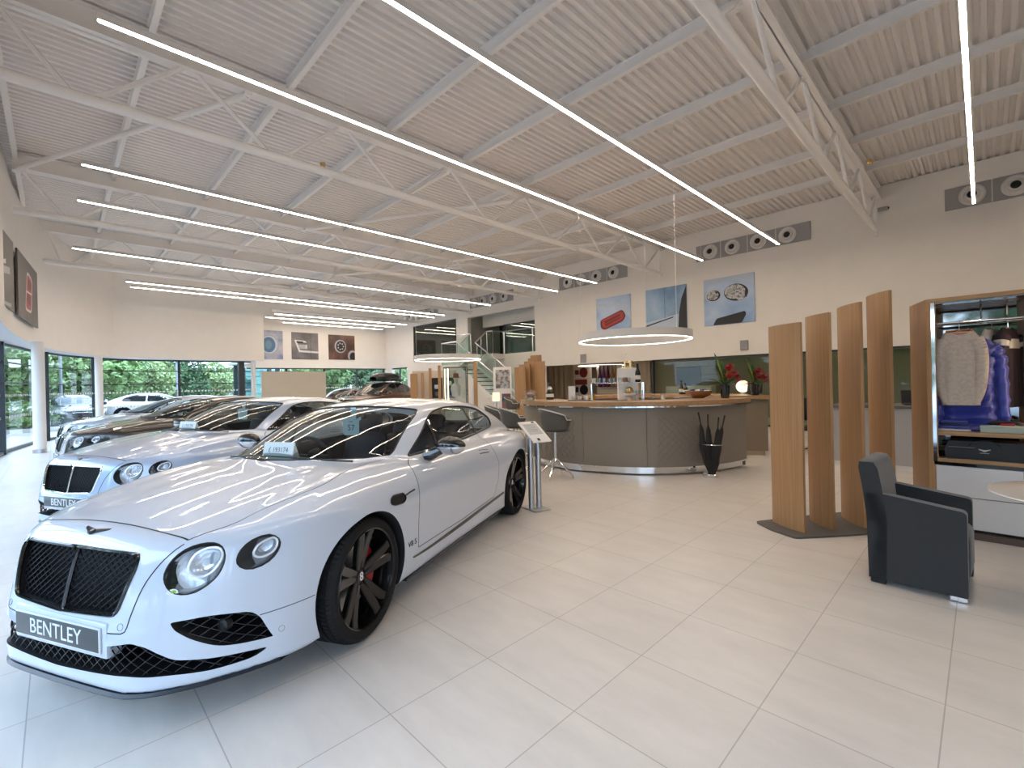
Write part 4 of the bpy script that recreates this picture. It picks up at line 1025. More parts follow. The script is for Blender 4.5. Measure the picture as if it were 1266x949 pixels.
bl = empty('folded_scarf', wo+Vector((.05,.33,.715)), 0, 'dark folded scarf half hidden behind the left end of the black holdall', 'scarf')
MB().rbox((-.04,-.15,0),(.10,.10,.05),.02,2).build('folded_cloth', PLUM, bl); MB().rbox((-.035,-.14,.05),(.09,.09,.08),.014,2).build('folded_cloth', BASEG, bl)

# ---------------------------------------------------------------- curved bar
BC = Vector((-5.08,8.42,0))
def arcp(r, a0, a1, n=40): return [(r*math.cos(R(a)), r*math.sin(R(a))) for a in np.linspace(a0, a1, n)]
def ring_prism(b, r0, r1, a0, a1, z0, z1, m=0, n=56): return b.prism(arcp(r1, a0, a1, n) + arcp(r0, a1, a0, n), z0, z1, m)
bar_ = empty('bar_counter', BC, 0, 'curved taupe bar counter with oak worktop and mirror plinth in the middle of the room', 'bar counter')
A0, A1 = 226, 361
for i in range(5):
    a0 = A0+(A1-A0)*i/5; a1 = A0+(A1-A0)*(i+1)/5
    p = ring_prism(MB(), 2.14, 2.20, a0+.07, a1-.07, .13, 1.075, 0, 16).build('front_panel', TAUPE, bar_, smooth=30)
    if i in (1, 3):      # quilted field
        b = MB(); na = 9; nz = 11
        s0, s1 = a0+4.5, a1-4.5; z0, z1 = .22, .92; pitch = (z1-z0)/6.
        for s in (1, -1):
            for k in range(-8, 16):
                pts = []
                for t in np.linspace(0, 1, 40):
                    z = z0 + (z1-z0)*t; u = k*pitch + s*(z-z0); ar = 2.203
                    a = s0 + math.degrees(u/ar)
                    if s0 <= a <= s1: pts.append((ar*math.cos(R(a)), ar*math.sin(R(a)), z))
                if len(pts) > 3: b.tube(pts, .011, 4)
        b.build('quilting', TAUPE, p, smooth=0)
ring_prism(MB(), 2.05, 2.16, A0, A1, .02, .13).build('plinth', CHROME, bar_, smooth=30)
ring_prism(MB(), 2.16, 2.21, A0, A1, .105, .13).build('plinth_lip', CHROME, bar_, smooth=30)
ring_prism(MB(), 1.50, 2.27, A0-1, A1+1, 1.10, 1.17).build('worktop', OAKH, bar_, smooth=30)
ring_prism(MB(), 2.10, 2.285, A0-1, A1+1, 1.078, 1.10).build('worktop_trim', CHROME, bar_, smooth=30)
ring_prism(MB(), 1.52, 1.56, A0, A1, 0, 1.10).build('inner_panel', OAK, bar_, smooth=30)
for a in (A0, A1): MB().prism([(1.52*math.cos(R(a)),1.52*math.sin(R(a))),(2.18*math.cos(R(a)),2.18*math.sin(R(a))),(2.18*math.cos(R(a-1 if a > 300 else a+1)),2.18*math.sin(R(a-1 if a > 300 else a+1))),(1.52*math.cos(R(a-1 if a > 300 else a+1)),1.52*math.sin(R(a-1 if a > 300 else a+1)))], .02, 1.10).build('end_panel', TAUPE, bar_, smooth=0)
rc = empty('back_counter', BC, 0, 'second curved taupe counter with oak top behind the right end of the bar', 'bar counter')
ring_prism(MB(), 1.95, 2.55, 33, 150, .09, 1.09).build('body', mat('taupe_warm', (.23,.18,.125), .5), rc, smooth=30)
ring_prism(MB(), 1.98, 2.50, 33.5, 150, 0, .09).build('plinth', mat('plinth_tan', (.42,.33,.23), .5), rc, smooth=30)
ring_prism(MB(), 1.85, 2.62, 31, 151, 1.10, 1.165).build('worktop', OAKH, rc, smooth=30); ring_prism(MB(), 1.90, 2.60, 31.5, 150, 1.085, 1.10).build('worktop_trim', CHROME, rc, smooth=30)

# bar stools
SHELL = mat('stool_shell', (.085,.078,.070), .45); PIPE = mat('stool_rim', (.55,.53,.50), .4)
def stool(loc, rz, lab):
    t = empty('bar_stool', loc, rz, lab, 'bar stool', 'grey shell bar stools')
    rows = []; rim = []
    for i in range(33):
        a = -PI*.80 + PI*1.60*i/32      # 0 = back (-y side)
        c = math.cos(a); back = max(0, math.cos(a*.62))**1.3
        zt = .93 + .165*back if abs(a) < PI*.56 else .93 + .02*math.cos(a)
        ex, ey = .245, .225
        dx, dy = math.sin(a), -math.cos(a); row = []
        for s, f in ((0,.0),(.0,.50),(.02,.80),(.10,.93),(.4,1.0),(.7,1.04),(1,1.10+.06*abs(math.sin(a)))):
            z = .745 + (zt-.745)*s; row.append((dx*ex*f, dy*ey*f + .0, z))
        rows.append(row); rim.append(row[-1])
    b = MB().grid(rows); sh = b.build('seat_shell', SHELL, t, smooth=60)
    md = sh.modifiers.new('s', 'SOLIDIFY'); md.thickness = .014
    MB().sphere((0,.03,.745),(.235,.215,.022),20).build('seat_pad', SHELL, t)
    MB().tube(rim, .009, 8).build('rim_piping', PIPE, t)
    MB().tube([(0,0,.735),(0,0,.30)], .020, 12).lathe([(0,.73),(.09,.728),(.09,.722),(.03,.715)], 24).build('column', CHROME, t)
    for k in range(4):
        a = PI/4 + k*PI/2; MB().tube([(0,0,.30),(.05*math.cos(a),.05*math.sin(a),.26),(.27*math.cos(a),.27*math.sin(a),.045),(.29*math.cos(a),.29*math.sin(a),.0)], [.017,.015,.011,.010], 8).build('leg', CHROME, t)
    return t
stool((-4.80,5.66,0), R(-25), 'grey shell bar stool standing alone in front of the bar by the metal sign stand')
stool((-5.80,5.72,0), R(-38), 'grey shell bar stool seen behind the rear corner of the nearest white coupe')
stool((-6.75,6.20,0), R(-45), 'leftmost grey shell bar stool, just above the rear wing of the nearest white coupe')
stool((-9.9,9.75,0), R(-60), 'farthest grey shell bar stool, in front of the stepped oak fins')

# ring lamps
def ring_lamp(c, r, lab, tilt=0, h=.075):
    t = empty('ring_pendant', c, 0, lab, 'pendant lamp', 'ring pendant lamps')
    MB().lathe([(r,-h),(r,h),(r-.10,h),(r-.10,-h),(r,-h)], 96).build('ring_body', ALU, t); MB().lathe([(r-.006,-h-.004),(r-.056,-h-.004),(r-.056,-h+.003),(r-.006,-h+.003),(r-.006,-h-.004)], 96).build('ring_diffuser', LED_RING, t)
    zt = (ZC if c[1] < 15 else 2.62) - c[2]
    for a in (R(226), R(106), R(346)): MB().tube([((r-.05)*math.cos(a),(r-.05)*math.sin(a),h),((r-.05)*math.cos(a),(r-.05)*math.sin(a),zt)], .004, 5).build('suspension_cable', STEEL, t)
LED_RING = emat('led_ring', (1.,.90,.80), RING_S)
ring_lamp((-5.03,8.5,2.40), 1.13, 'large grey ring pendant with lit lower edge hanging over the bar')
ring_lamp((-13.2,9.85,2.46), 1.16, 'ring pendant hanging left of the bar in front of the staircase')
ring_lamp((-12.1,17.6,2.25), 1.05, 'thin ring pendant glowing in the lounge behind the bar', 0, .03)
# ---------------------------------------------------------------- small things on and around the bar
TOP = 1.171
CG = glass('crystal', (.93,.95,.95), 0., 1.5, .05)
GOLD = mat('amber_drink', (.55,.30,.03), .2); BRASS = mat('brass', (.72,.50,.22), .25, 1.)
WLAB = mat('paper_label', (.70,.67,.58), .6)
# metal sign stand beside the car
ss = empty('sign_stand', (-3.80,4.12,0), R(-12), 'brushed metal sign stand with two posts beside the rear wheel of the nearest white coupe', 'sign stand')
ALUB = mat('brushed_aluminium', (.50,.51,.53), .35, .9)
for y in (-.085, .025):
    MB().rbox((-.16,y-.06,0),(.16,y+.06,.012),.01,2).build('base_plate', ALUB, ss); MB().tube([(0,y,.012),(0,y,.86)], .034, 16).build('post', ALUB, ss)
Ms = Matrix.Translation((0.0,-.02,.92)) @ Matrix.Rotation(R(33), 4, 'Y')
MB().rbox((-.20,-.13,-.008),(.20,.13,.008),.004,2,0,Ms).build('display_panel', mat('panel_white', (.72,.72,.71), .35), ss)
pg = MB(); pg.box((-.15,-.10,.0085),(.06,.10,.0095),0,Ms).box((.13,-.05,.0085),(.175,-.015,.0095),1,Ms).box((-.185,.05,.0085),(-.16,.09,.0095),1,Ms); pg.build('printed_sheet', [mat('sheet_grey', (.45,.46,.48), .5), VOID], ss, smooth=0)
for k in range(5): MB().box((-.13+.03*k,-.08,.0096),(-.12+.03*k,.07 if k % 2 else .05,.0100),0,Ms).build('text_row', GREYM, ss, smooth=0)
# black twig sculpture
tw = empty('twig_sculpture', (-2.98,7.18,0), 0, 'black bundle of gnarled rods in a metal ring before the bar', 'sculpture')
MB().lathe([(0,0),(.115,0),(.12,.01),(.12,.045),(.11,.055),(0,.055)], 32).build('chrome_base', CHROME, tw)
CHAR = mat('charred_wood', (.006,.005,.005), .6, bump=.4, bscale=60)
for (tx, ty, h, bx) in ((-.155,-.02,.99,-.03),(-.03,.02,.96,-.01),(.15,.01,.92,.03),(.235,-.01,.955,.05),(.04,.05,.60,.0)):
    pts = []; rr = []
    for k in range(12):
        s = k/11; pts.append((bx+(tx-bx)*s+.010*math.sin(7*s+tx*30), ty*s*2+.008*math.cos(9*s), .05+(h-.05)*s)); rr.append((.016+.036*math.sin(PI*min(1, s*1.25))**.8)*(1 if s < .8 else .62)*(1+.12*((k*7) % 3-1)))
    MB().tube(pts, rr, 8).build('rod', CHAR, tw)
MB().tube([(.145*math.cos(a)+.03,.10*math.sin(a),.50) for a in np.linspace(0, 2*PI, 36, endpoint=False)], .008, 8, 0, True).build('holding_ring', CHROME, tw)

# flowers
LEAF = mat('leaf_green', (.045,.13,.03), .45); LEAF2 = mat('leaf_yellowgreen', (.17,.19,.03), .5); REDF = mat('petal_red', (.50,.012,.03), .45); PINK = mat('petal_pink', (.50,.05,.10), .45); ORG = mat('petal_orange', (.55,.13,.03), .5)
VASE = mat('vase_black', (.006,.006,.008), .1, 0, .5, .6)
def blade_leaf(b, p0, d, L, w, bend, m):
    d = Vector(d).normalized(); s = d.cross(Vector((0,0,1)));
    if s.length < .1: s = Vector((1,0,0))
    s.normalize(); rows = []
    for k in range(7):
        t = k/6; c = Vector(p0)+d*L*t+Vector((0,0,-bend*t*t*L)); ww = w*math.sin(PI*(.08+.92*t))**.8*(1-.2*t)
        up = s.cross(d)*.25*ww
        rows.append([c-s*ww/2+up, c, c+s*ww/2+up])
    b.grid(rows, m)
def bouquet(name, loc, sc, seed, lab):
    rnd = random.Random(seed); t = empty(name, loc, 0, lab, 'flower arrangement', 'red flower arrangements on the counters')
    MB().lathe([(0,0),(.060,0),(.068,.01),(.078,.20),(.082,.24),(.072,.24),(.066,.03),(0,.03)], 28).build('vase', VASE, t)
    for (dx, dy, L, w, m) in ((-.30,.1,.62,.12,LEAF),(-.20,-.1,.50,.12,LEAF2),(-.10,.1,.45,.12,LEAF),(-.38,.0,.40,.10,LEAF)): b = MB(); blade_leaf(b, (-.02,0,.22), (dx,dy,1), L*sc, w, .02, 0); b.build('tall_leaf', m, t, smooth=60)
    for k in range(22):
        a = rnd.uniform(0, 2*PI); e = rnd.uniform(.05, 1.0); b = MB(); blade_leaf(b, (.03*math.cos(a),.03*math.sin(a),.225), (math.cos(a),math.sin(a),e), rnd.uniform(.18,.34)*sc, .045, .25, 0); b.build('spray_leaf', LEAF if k % 3 else LEAF2, t, smooth=60)
    for (fx, fy_, fz_, r, m) in ((.08,-.02,.46,.085,REDF),(.14,.04,.40,.08,PINK),(.05,.05,.37,.085,ORG),(.11,-.06,.34,.085,REDF),(.20,.0,.34,.075,REDF),(.10,.0,.53,.065,PINK),(.24,-.03,.28,.065,PINK)):
        c = Vector((fx,fy_,fz_))*sc; b = MB()
        for q in range(9):
            a = 2*PI*q/9; blade_leaf(b, c, (math.cos(a),math.sin(a),rnd.uniform(.3,1.6)), r*rnd.uniform(1.3,2.0), r*1.0, .35, 0)
        b.build('red_bloom', m, t, smooth=60); MB().tube([(0,0,.2),tuple(c*.6+Vector((0,0,.1))),tuple(c)], .005, 5).build('stem', LEAF, t)
    for k in range(8):
        a = rnd.uniform(0, 2*PI); MB().tube([(0,0,.22),(.10*math.cos(a),.10*math.sin(a),.38*sc),(.18*math.cos(a)+.04,.18*math.sin(a),rnd.uniform(.45,.62)*sc)], [.004,.003,.0012], 4).build('thin_stem', LEAF2, t)
    return t
bouquet('flower_arrangement', (-3.13,8.22,TOP), 1.0, 3, 'red flowers with tall green leaf in black vase at the right end of the bar')
bouquet('flower_arrangement', (-3.16,9.80,1.166), .92, 9, 'red flowers in black vase on the back counter, next to the oak fins')
# bowl
bw = empty('fruit_bowl', (-3.55,8.12,TOP), 0, 'wide wooden bowl holding small white and blue packets near the right end of the bar', 'bowl')
MB().lathe([(0,0),(.08,0),(.12,.01),(.20,.06),(.235,.13),(.225,.13),(.19,.07),(.10,.025),(0,.02)], 40).build('bowl_shell', mat('bowl_wood', (.30,.14,.05), .25, 0, .5, .4), bw)
pk = [mat('packet_white', (.65,.64,.66), .5), mat('packet_blue', (.03,.05,.22), .5)]
for k in range(12):
    a = k*2.4; r = .04+.012*k; t = empty('sweet_packet', (-3.55+r*math.cos(a), 8.12+r*math.sin(a), TOP+.115+.006*(k % 4)), a, 'small white or blue wrapped packet lying in the wooden bowl', 'packet', 'packets in the wooden bowl')
    MB().rbox((-.045,-.02,0),(.045,.02,.025),.01,2,0,Matrix.Rotation(R(18*((k % 3)-1)), 4, 'X')).build('wrapper', pk[k % 2], t)
# white plinth with glass shelves and glasses
pb = empty('display_plinth', (-4.46,7.28,TOP), R(38), 'white box plinth standing on the bar behind the glass shelf', 'plinth')
MB().rbox((-.17,-.12,0),(.17,.12,.56),.004,1).build('plinth_box', WHITE, pb)
tr = empty('trophy', (-4.46,7.28,TOP+.56), 0, 'gold trophy with a thin white figure on top of the white plinth', 'trophy')
MB().rbox((-.10,-.05,0),(.10,.05,.018),.004,1).build('trophy_base', BRASS, tr); MB().rbox((-.055,-.02,.018),(-.02,.02,.13),.003,1).tube([(-.02,0,.12),(.03,0,.10),(.06,0,.12),(.09,0,.10)], .018, 8).rbox((.055,-.02,.018),(.095,.02,.13),.003,1).build('gold_block', BRASS, tr)
MB().tube([(-.02,0,.13),(-.02,0,.24)], .004, 6).sphere((-.02,0,.25),.018,12).build('white_figure', WHITE, tr)
gs = empty('glass_shelf', (-4.52,7.03,TOP), R(38), 'low glass shelf on four legs on the bar top with glasses under and over it', 'glass shelf')
MB().box((-.46,-.10,.30),(.46,.10,.308)).build('glass_plate', CG, gs, smooth=0)
for x in (-.44,.44):
    for y in (-.085,.085): MB().tube([(x,y,0),(x,y,.30)], .008, 8).build('glass_leg', CHROME, gs)
def on_shelf(x, y, z=0): v = Matrix.Rotation(R(38), 3, 'Z') @ Vector((x, y, 0)); return (-4.52+v.x, 7.03+v.y, TOP+z)
def lathe_thing(name, prof, m, loc, lab, cat, group=None, part='body', extra=()):
    t = empty(name, loc, 0, lab, cat, group); MB().lathe(prof, 20).build(part, m, t)
    for nm, pf, mm in extra: MB().lathe(pf, 20).build(nm, mm, t)
    return t
TUMB = [(0,.004),(.028,.004),(.034,.085),(.032,.085),(.027,.01),(0,.01)]; cupm = mat('pewter', (.30,.31,.34), .25, .8)
for k, (x, m) in enumerate(((-.40,WHITE),(-.30,CG),(-.22,cupm),(-.13,CG),(-.05,cupm),(.05,CG),(.13,mat('terracotta_cup', (.33,.16,.10), .5)),(.20,CG))):
    lab = 'small cup or tumbler lined up on top of the glass shelf'
    if m is WHITE: lab = 'white cup at the left end of the row on the glass shelf'
    if m.name == 'terracotta_cup': lab = 'brownish cup towards the right of the row on the glass shelf'
    lathe_thing('drinking_glass', TUMB, m, on_shelf(x, .0 if k % 2 else -.03, .308), lab, 'glass', 'cups on the glass shelf')
CHAMP = [(0,0),(.043,0),(.046,.01),(.046,.15),(.040,.19),(.022,.24),(.016,.29),(.018,.30),(.018,.325),(0,.327)]
BOT = mat('bottle_dark', (.008,.010,.006), .12, 0, .5, .4)
lathe_thing('champagne_bottle', CHAMP, BOT, on_shelf(.36,0,.308), 'dark champagne bottle with a cream label standing on the right end of the glass shelf', 'bottle', None, 'bottle_glass', (('label_band', [(.0465,.05),(.0465,.12)], WLAB), ('foil', [(.0225,.235),(.0168,.29),(.0186,.30),(.0186,.326),(0,.328)], VOID)))
for k, (x, y) in enumerate(((.30,-.03),(.36,.04),(.41,-.05),(.25,.04))):
    lathe_thing('crystal_glass', [(0,.002),(.03,.002),(.005,.01),(.005,.07),(.032,.10),(.036,.17),(.034,.17),(.03,.10),(0,.075)], CG, on_shelf(x, y), 'stemmed crystal glass in the cluster below the champagne bottle', 'glass', 'stemmed glasses under the glass shelf')
for x, y, lab in ((-.42,-.03,'amber drink in a square decanter under the left end of the glass shelf'),):
    t = empty('decanter', on_shelf(x, y), 0, lab, 'decanter'); MB().rbox((-.04,-.04,0),(.04,.04,.13),.008,2).tube([(0,0,.13),(0,0,.165)], .014, 10).sphere((0,0,.18),.018,10).build('decanter_glass', CG, t); MB().rbox((-.034,-.034,.01),(.034,.034,.11),.006,2).build('amber_liquid', GOLD, t)
lathe_thing('pineapple_ornament', [(0,0),(.05,.01),(.065,.05),(.055,.09),(.03,.11),(0,.115)], BRASS, (-4.33,7.12,TOP+.12), 'golden ornament resting on a white dish in front of the white plinth', 'ornament')
lathe_thing('white_dish', [(0,0),(.04,0),(.05,.06),(.11,.10),(.115,.12),(.10,.115),(0,.10)], WHITE, (-4.33,7.12,TOP), 'white footed dish under the golden ornament on the bar', 'dish')
lathe_thing('short_glass', TUMB, CG, (-4.02,7.36,TOP), 'short clear tumbler alone on the bar right of the glass shelf', 'glass')
lathe_thing('candle_jar', [(0,0),(.035,0),(.035,.08),(.0,.082)], WHITE, (-3.93,7.55,TOP), 'cream candle jar on the bar between the glass shelf and the bowl', 'candle')
# left part of the bar
gb = empty('glass_dome', (-5.93,6.30,TOP), 0, 'clear glass display dome with a pinkish cloth inside at the left end of the bar', 'glass dome')
MB().lathe([(.09,0),(.095,.01),(.115,.09),(.112,.095),(.085,.02),(.085,0)], 32).lathe([(.13,.10),(.13,.135),(.10,.20),(.0,.215)], 32).lathe([(.13,.098),(.14,.098),(.14,.106),(.13,.106)], 32).build('glass_shell', CG, gb); MB().sphere((0,0,.13),(.08,.07,.035),14).build('folded_cloth', mat('rose_cloth', (.35,.22,.20), .7), gb); MB().sphere((0,0,.04),(.055,.05,.03),12).build('folded_cloth', WLAB, gb)
pp = empty('paper_stack', (-5.35,6.38,TOP), R(20), 'stack of white papers lying near the front edge of the bar', 'papers')
for k in range(3): MB().rbox((-.15+.02*k,-.105,.004*k),(.15+.01*k,.105,.004*k+.0035),.0015,1).build('sheet', WHITE, pp)
mc = empty('menu_card', (-5.42,6.90,TOP), R(40), 'upright white folded menu card standing on the bar', 'menu card')
MB().rbox((-.065,-.015,0),(.065,-.011,.26),.001,1).rbox((-.065,.011,0),(.065,.015,.26),.001,1).box((-.065,-.015,.256),(.065,.015,.26)).build('card', WHITE, mc)
tb_ = empty('tea_tray', (-5.10,6.72,TOP), R(30), 'tray of white cups and small bowls on the bar beside the menu card', 'tray')
MB().rbox((-.20,-.13,0),(.20,.13,.012),.006,2).build('tray_base', mat('tray_dark', (.06,.04,.03), .4), tb_)
for k, (x, y) in enumerate(((-.11,.03),(.0,-.04),(.10,.04),(.13,-.06))):
    lathe_thing('white_cup', [(0,0),(.025,0),(.04,.05),(.043,.07),(.04,.07),(.03,.01),(0,.008)], WHITE, (-5.10+x*math.cos(R(30))-y*math.sin(R(30)), 6.72+x*math.sin(R(30))+y*math.cos(R(30)), TOP+.0125), 'small white cup standing on the tray', 'cup', 'white cups on the tray')
wc = empty('wine_bottle_pair', (-6.05,7.0,TOP), 0, 'black and white display bottle with cream labels left of the menu card', 'bottle')
MB().lathe([(0,0),(.075,0),(.08,.02),(.075,.12),(.05,.20),(.025,.27),(.022,.33),(0,.335)], 24).build('bottle_glass', BOT, wc); MB().lathe([(.0795,.05),(.0755,.115)], 24).lathe([(.052,.20),(.028,.262)], 24).build('label_band', WLAB, wc)
MB().lathe([(0,0),(.12,0),(.13,.008),(0,.012)], 28).build('saucer', WHITE, wc) if False else None
# globe lamp and bottles on the back counter
gl_ = empty('globe_lamp', (-3.62,10.48,1.166), 0, 'glowing round globe lamp on the back counter behind the first flower vase', 'lamp')
MB().lathe([(0,0),(.06,0),(.06,.012),(.02,.02),(.02,.04),(0,.04)], 24).build('lamp_base', SATIN, gl_); MB().sphere((0,0,.165),.13,28).build('lamp_globe', emat('globe_glow', (1,.78,.45), 1.6), gl_)
for k, (x, y, lab) in enumerate(((-4.95,10.4,'bottle with a white label, tallest on the back counter left of the bowl'),(-4.82,10.34,'squat dark bottle beside the white-labelled bottle on the back counter'))):
    lathe_thing('wine_bottle', [(r*1.1, z*(1.0 if k == 0 else .8)) for r, z in CHAMP], BOT, (x, y, 1.166), lab, 'bottle', None, 'bottle_glass', (('label_band', [(.0515,.05),(.0515,.12 if k == 0 else .10)], WLAB),))
it = empty('till_screen', (-3.30,10.18,1.166), R(-20), 'small dark till screen on the back counter between the two flower vases', 'screen')
MB().rbox((-.16,-.02,.03),(.16,.02,.25),.006,2,0,Matrix.Rotation(R(-10),4,'X')).build('screen_panel', VOID, it); MB().rbox((-.08,-.06,0),(.08,.06,.03),.006,2).build('screen_foot', RUB, it)
# office chair peeping out behind the fins
oc = empty('office_chair', (-2.35,10.6,0), 0, 'dark office swivel chair half hidden behind the leftmost oak fin', 'office chair')
for k in range(5):
    a = 2*PI*k/5+.3; MB().tube([(0,0,.12),(.28*math.cos(a),.28*math.sin(a),.07)], [.025,.018], 8).build('leg', CHROME, oc); MB().lathe([(0,-.02),(.03,-.02),(.03,.02),(0,.02)], 16, 0, Matrix.Translation((.29*math.cos(a),.29*math.sin(a),.03)) @ Matrix.Rotation(PI/2,4,'X')).build('castor', RUB, oc)
MB().tube([(0,0,.1),(0,0,.45)], .025, 10).build('column', CHROME, oc); MB().rbox((-.24,-.24,.45),(.24,.24,.54),.05,3).build('seat', RUB, oc); MB().rbox((-.22,.20,.62),(.22,.26,1.08),.04,3).build('backrest', RUB, oc); MB().tube([(0,.2,.47),(0,.27,.55),(0,.26,.7)], .02, 8).build('back_strut', CHROME, oc)

# ---------------------------------------------------------------- oak fins left of the bar, displays, stairs
fs = empty('fin_screen', (-10.9,10.8,0), 0, 'stepped cluster of tall oak fins at the left end of the bar', 'room divider')
F0 = np.array([-10.9,10.8]); k_ = 0
def px_pt(px, dist):
    """floor point seen in photo column px at a given distance"""
    t = (px-633)/573.74; d = np.array([-.713+t*.701, .701+t*.713]); d /= np.linalg.norm(d); return d*dist
for (pa, pb, h, da) in ((637,650,2.03,15.3),(643,656,2.12,15.4),(649,662,2.22,15.5),(654,666,2.33,15.6),(657,670,2.43,15.7),(662,674,2.20,15.2)):
    a = px_pt(pa, da)-F0; b_ = px_pt(pb, da-.30)-F0; t = b_-a; n = np.array([t[1], -t[0]]); n /= np.linalg.norm(n)
    pts = [a+t*s+n*.02*4*s*(1-s) for s in np.linspace(0, 1, 9)]; MB().prism(plan(pts, .034), .02, h).build('fin', OAK, fs, smooth=25)
MB().prism([tuple(px_pt(p, d)-F0) for p, d in ((635,15.2),(655,14.7),(677,14.8),(672,15.9),(640,15.9))], 0, .018).build('base_plate', BASEG, fs, smooth=0)
# poster stand between the fins and the stairs
po = empty('poster_panel', tuple(px_pt(622,16.5))+(0,), R(40), 'tall cream panel with photo prints standing left of the stepped oak fins', 'poster panel')
MB().box((-.34,0,0),(.30,.04,2.10)).build('panel_board', WHITE, po, smooth=0)
def print_mat(name, cols, sc=4., seed=0.):
    """a printed photo: soft patches of a few colours"""
    m = bpy.data.materials.new(name); m.use_nodes = True; nt = m.node_tree; b = _bsdf(m); b.inputs['Roughness'].default_value = .35
    tc = nt.nodes.new('ShaderNodeTexCoord'); mp = nt.nodes.new('ShaderNodeMapping'); mp.inputs['Location'].default_value = (seed, seed*1.7, seed*.3); n = nt.nodes.new('ShaderNodeTexNoise'); n.inputs['Scale'].default_value = sc; n.inputs['Detail'].default_value = 4
    r = nt.nodes.new('ShaderNodeValToRGB'); k = len(cols)
    while len(r.color_ramp.elements) < k: r.color_ramp.elements.new(.5)
    for i, c in enumerate(cols): r.color_ramp.elements[i].position = .3+.4*i/(k-1); r.color_ramp.elements[i].color = (*c, 1)
    nt.links.new(tc.outputs['Object'], mp.inputs[0]); nt.links.new(mp.outputs[0], n.inputs['Vector']); nt.links.new(n.outputs['Fac'], r.inputs['Fac']); nt.links.new(r.outputs['Color'], b.inputs['Base Color'])
    return m
MB().box((-.26,-.006,1.34),(.24,.0,2.0)).build('photo_print', print_mat('print_a', [(.05,.06,.08),(.18,.16,.18),(.5,.48,.45),(.06,.25,.42)], 6), po, smooth=0); MB().box((-.05,-.006,.62),(.26,.0,1.15)).build('photo_print', print_mat('print_b', [(.02,.03,.05),(.05,.12,.18),(.35,.05,.05)], 5, 3), po, smooth=0)
tl = empty('table_lamp', tuple(px_pt(613,13.2))+(0,), 0, 'small lit lamp with cream drum shade on a pedestal behind the bar stools', 'lamp')
MB().lathe([(0,0),(.16,0),(.16,.02),(.03,.03),(.03,1.0),(.0,1.0)], 24).build('lamp_stand', SATIN, tl); MB().lathe([(.11,1.02),(.10,1.26),(.0,1.26)], 28).build('lamp_shade', emat('shade_glow', (1,.76,.45), 1.3), tl)
# left display group: fins with panels between, glass case with mannequin
for i, (px, d, h, w, lab) in enumerate(((512,17.5,1.95,.26,'leftmost oak fin beside the roof-box car'),(522.5,17.4,1.97,.10,'second oak fin from the roof-box car'),(532,17.0,2.12,.10,'oak fin left of the dark shoe display'),(543.5,16.6,2.20,.10,'tall oak fin between the two dark display niches'),(588,17.0,2.35,.14,'tall isolated oak fin right of the lit glass case'))):
    t = empty('oak_fin', tuple(px_pt(px, d))+(0,), R(44), lab, 'room divider', 'oak fins in front of the staircase')
    MB().prism(plan([(-w/2,0),(0,.01),(w/2,0)], .05), .02, h).build('fin_board', OAK, t, smooth=20); MB().box((-w/2-.03,-.08,0),(w/2+.03,.08,.02)).build('fin_foot', BASEG, t, smooth=0)
dn = empty('display_cabinet', tuple(px_pt(538,17.6))+(0,), R(44), 'beige display cabinet with two dark niches between the oak fins', 'display cabinet')
MB().box((-.85,.0,0),(.75,.35,2.05)).build('cabinet_body', mat('beige_board', (.55,.46,.38), .6), dn, smooth=0)
for x0, x1 in ((-.12,.28),(.36,.72)): MB().box((x0,-.012,1.02),(x1,.0,1.78)).build('dark_niche', VOID, dn, smooth=0)
for x, z, m in ((.08,1.45,SATIN),(.54,1.58,WHITE),(.10,1.18,BASEG),(.54,1.24,mat('navy_box', (.02,.03,.07), .5))): MB().rbox((x-.09,-.10,z-.08),(x+.09,-.014,z+.07),.03,2).build('displayed_item', m, dn)
gc = empty('glass_case', tuple(px_pt(564,14.6))+(0,), R(44), 'tall lit glass display case with a mannequin bust in a brown hat inside', 'display case')
b = MB()
for x in (-.34,.34):
    for y in (-.22,.22): b.tube([(x,y,0),(x,y,2.05)], .014, 4)
for z in (.72, 2.05): b.tube([(-.34,-.22,z),(.34,-.22,z),(.34,.22,z),(-.34,.22,z)], .014, 4, 0, True)
b.build('case_frame', mat('bronze_frame', (.12,.10,.06), .35, .8), gc, smooth=0)
MB().box((-.335,-.215,.0),(.335,.215,.74)).build('case_base', WHITE, gc, smooth=0)
for lo, hi in (((-.33,-.216,.75),(.33,-.212,2.04)),((-.33,.212,.75),(.33,.216,2.04)),((-.336,-.21,.75),(-.332,.21,2.04)),((.332,-.21,.75),(.336,.21,2.04))): MB().box(lo, hi).build('glass_side', CG, gc, smooth=0)
MB().box((-.30,.17,.76),(-.27,.20,2.02)).build('case_light', emat('case_led', (1,.85,.5), 5.), gc, smooth=0)
bu = empty('mannequin_bust', tuple(px_pt(564,14.6))+(.742,), R(44), 'white mannequin bust wearing a brown brimmed hat inside the glass case', 'mannequin')
MB().lathe([(0,0),(.10,0),(.10,.02),(.02,.03),(.02,.35),(.13,.42),(.16,.60),(.15,.75),(.06,.82),(.05,.88),(.075,.93),(.08,1.0),(.05,1.07),(0,1.08)], 28).build('bust_body', mat('bust_white', (.66,.66,.62), .4), bu)
MB().lathe([(.17,.98),(.17,.99),(.09,1.0),(.085,1.10),(.05,1.13),(0,1.125)], 28).build('hat', mat('hat_brown', (.22,.07,.04), .7), bu)
# cream board
bd = empty('display_board', (-19.0,6.7,0), 0, 'large free-standing plain cream display board in front of the far glazing', 'display board')
MB().box((-.05,-1.19,.08),(.05,1.22,2.17)).build('board_panel', mat('board_cream', (.58,.54,.47), .6), bd, smooth=0)
for y in (-.9,.9): MB().box((-.25,y-.03,0),(.25,y+.03,.08)).build('board_foot', SATIN, bd, smooth=0)
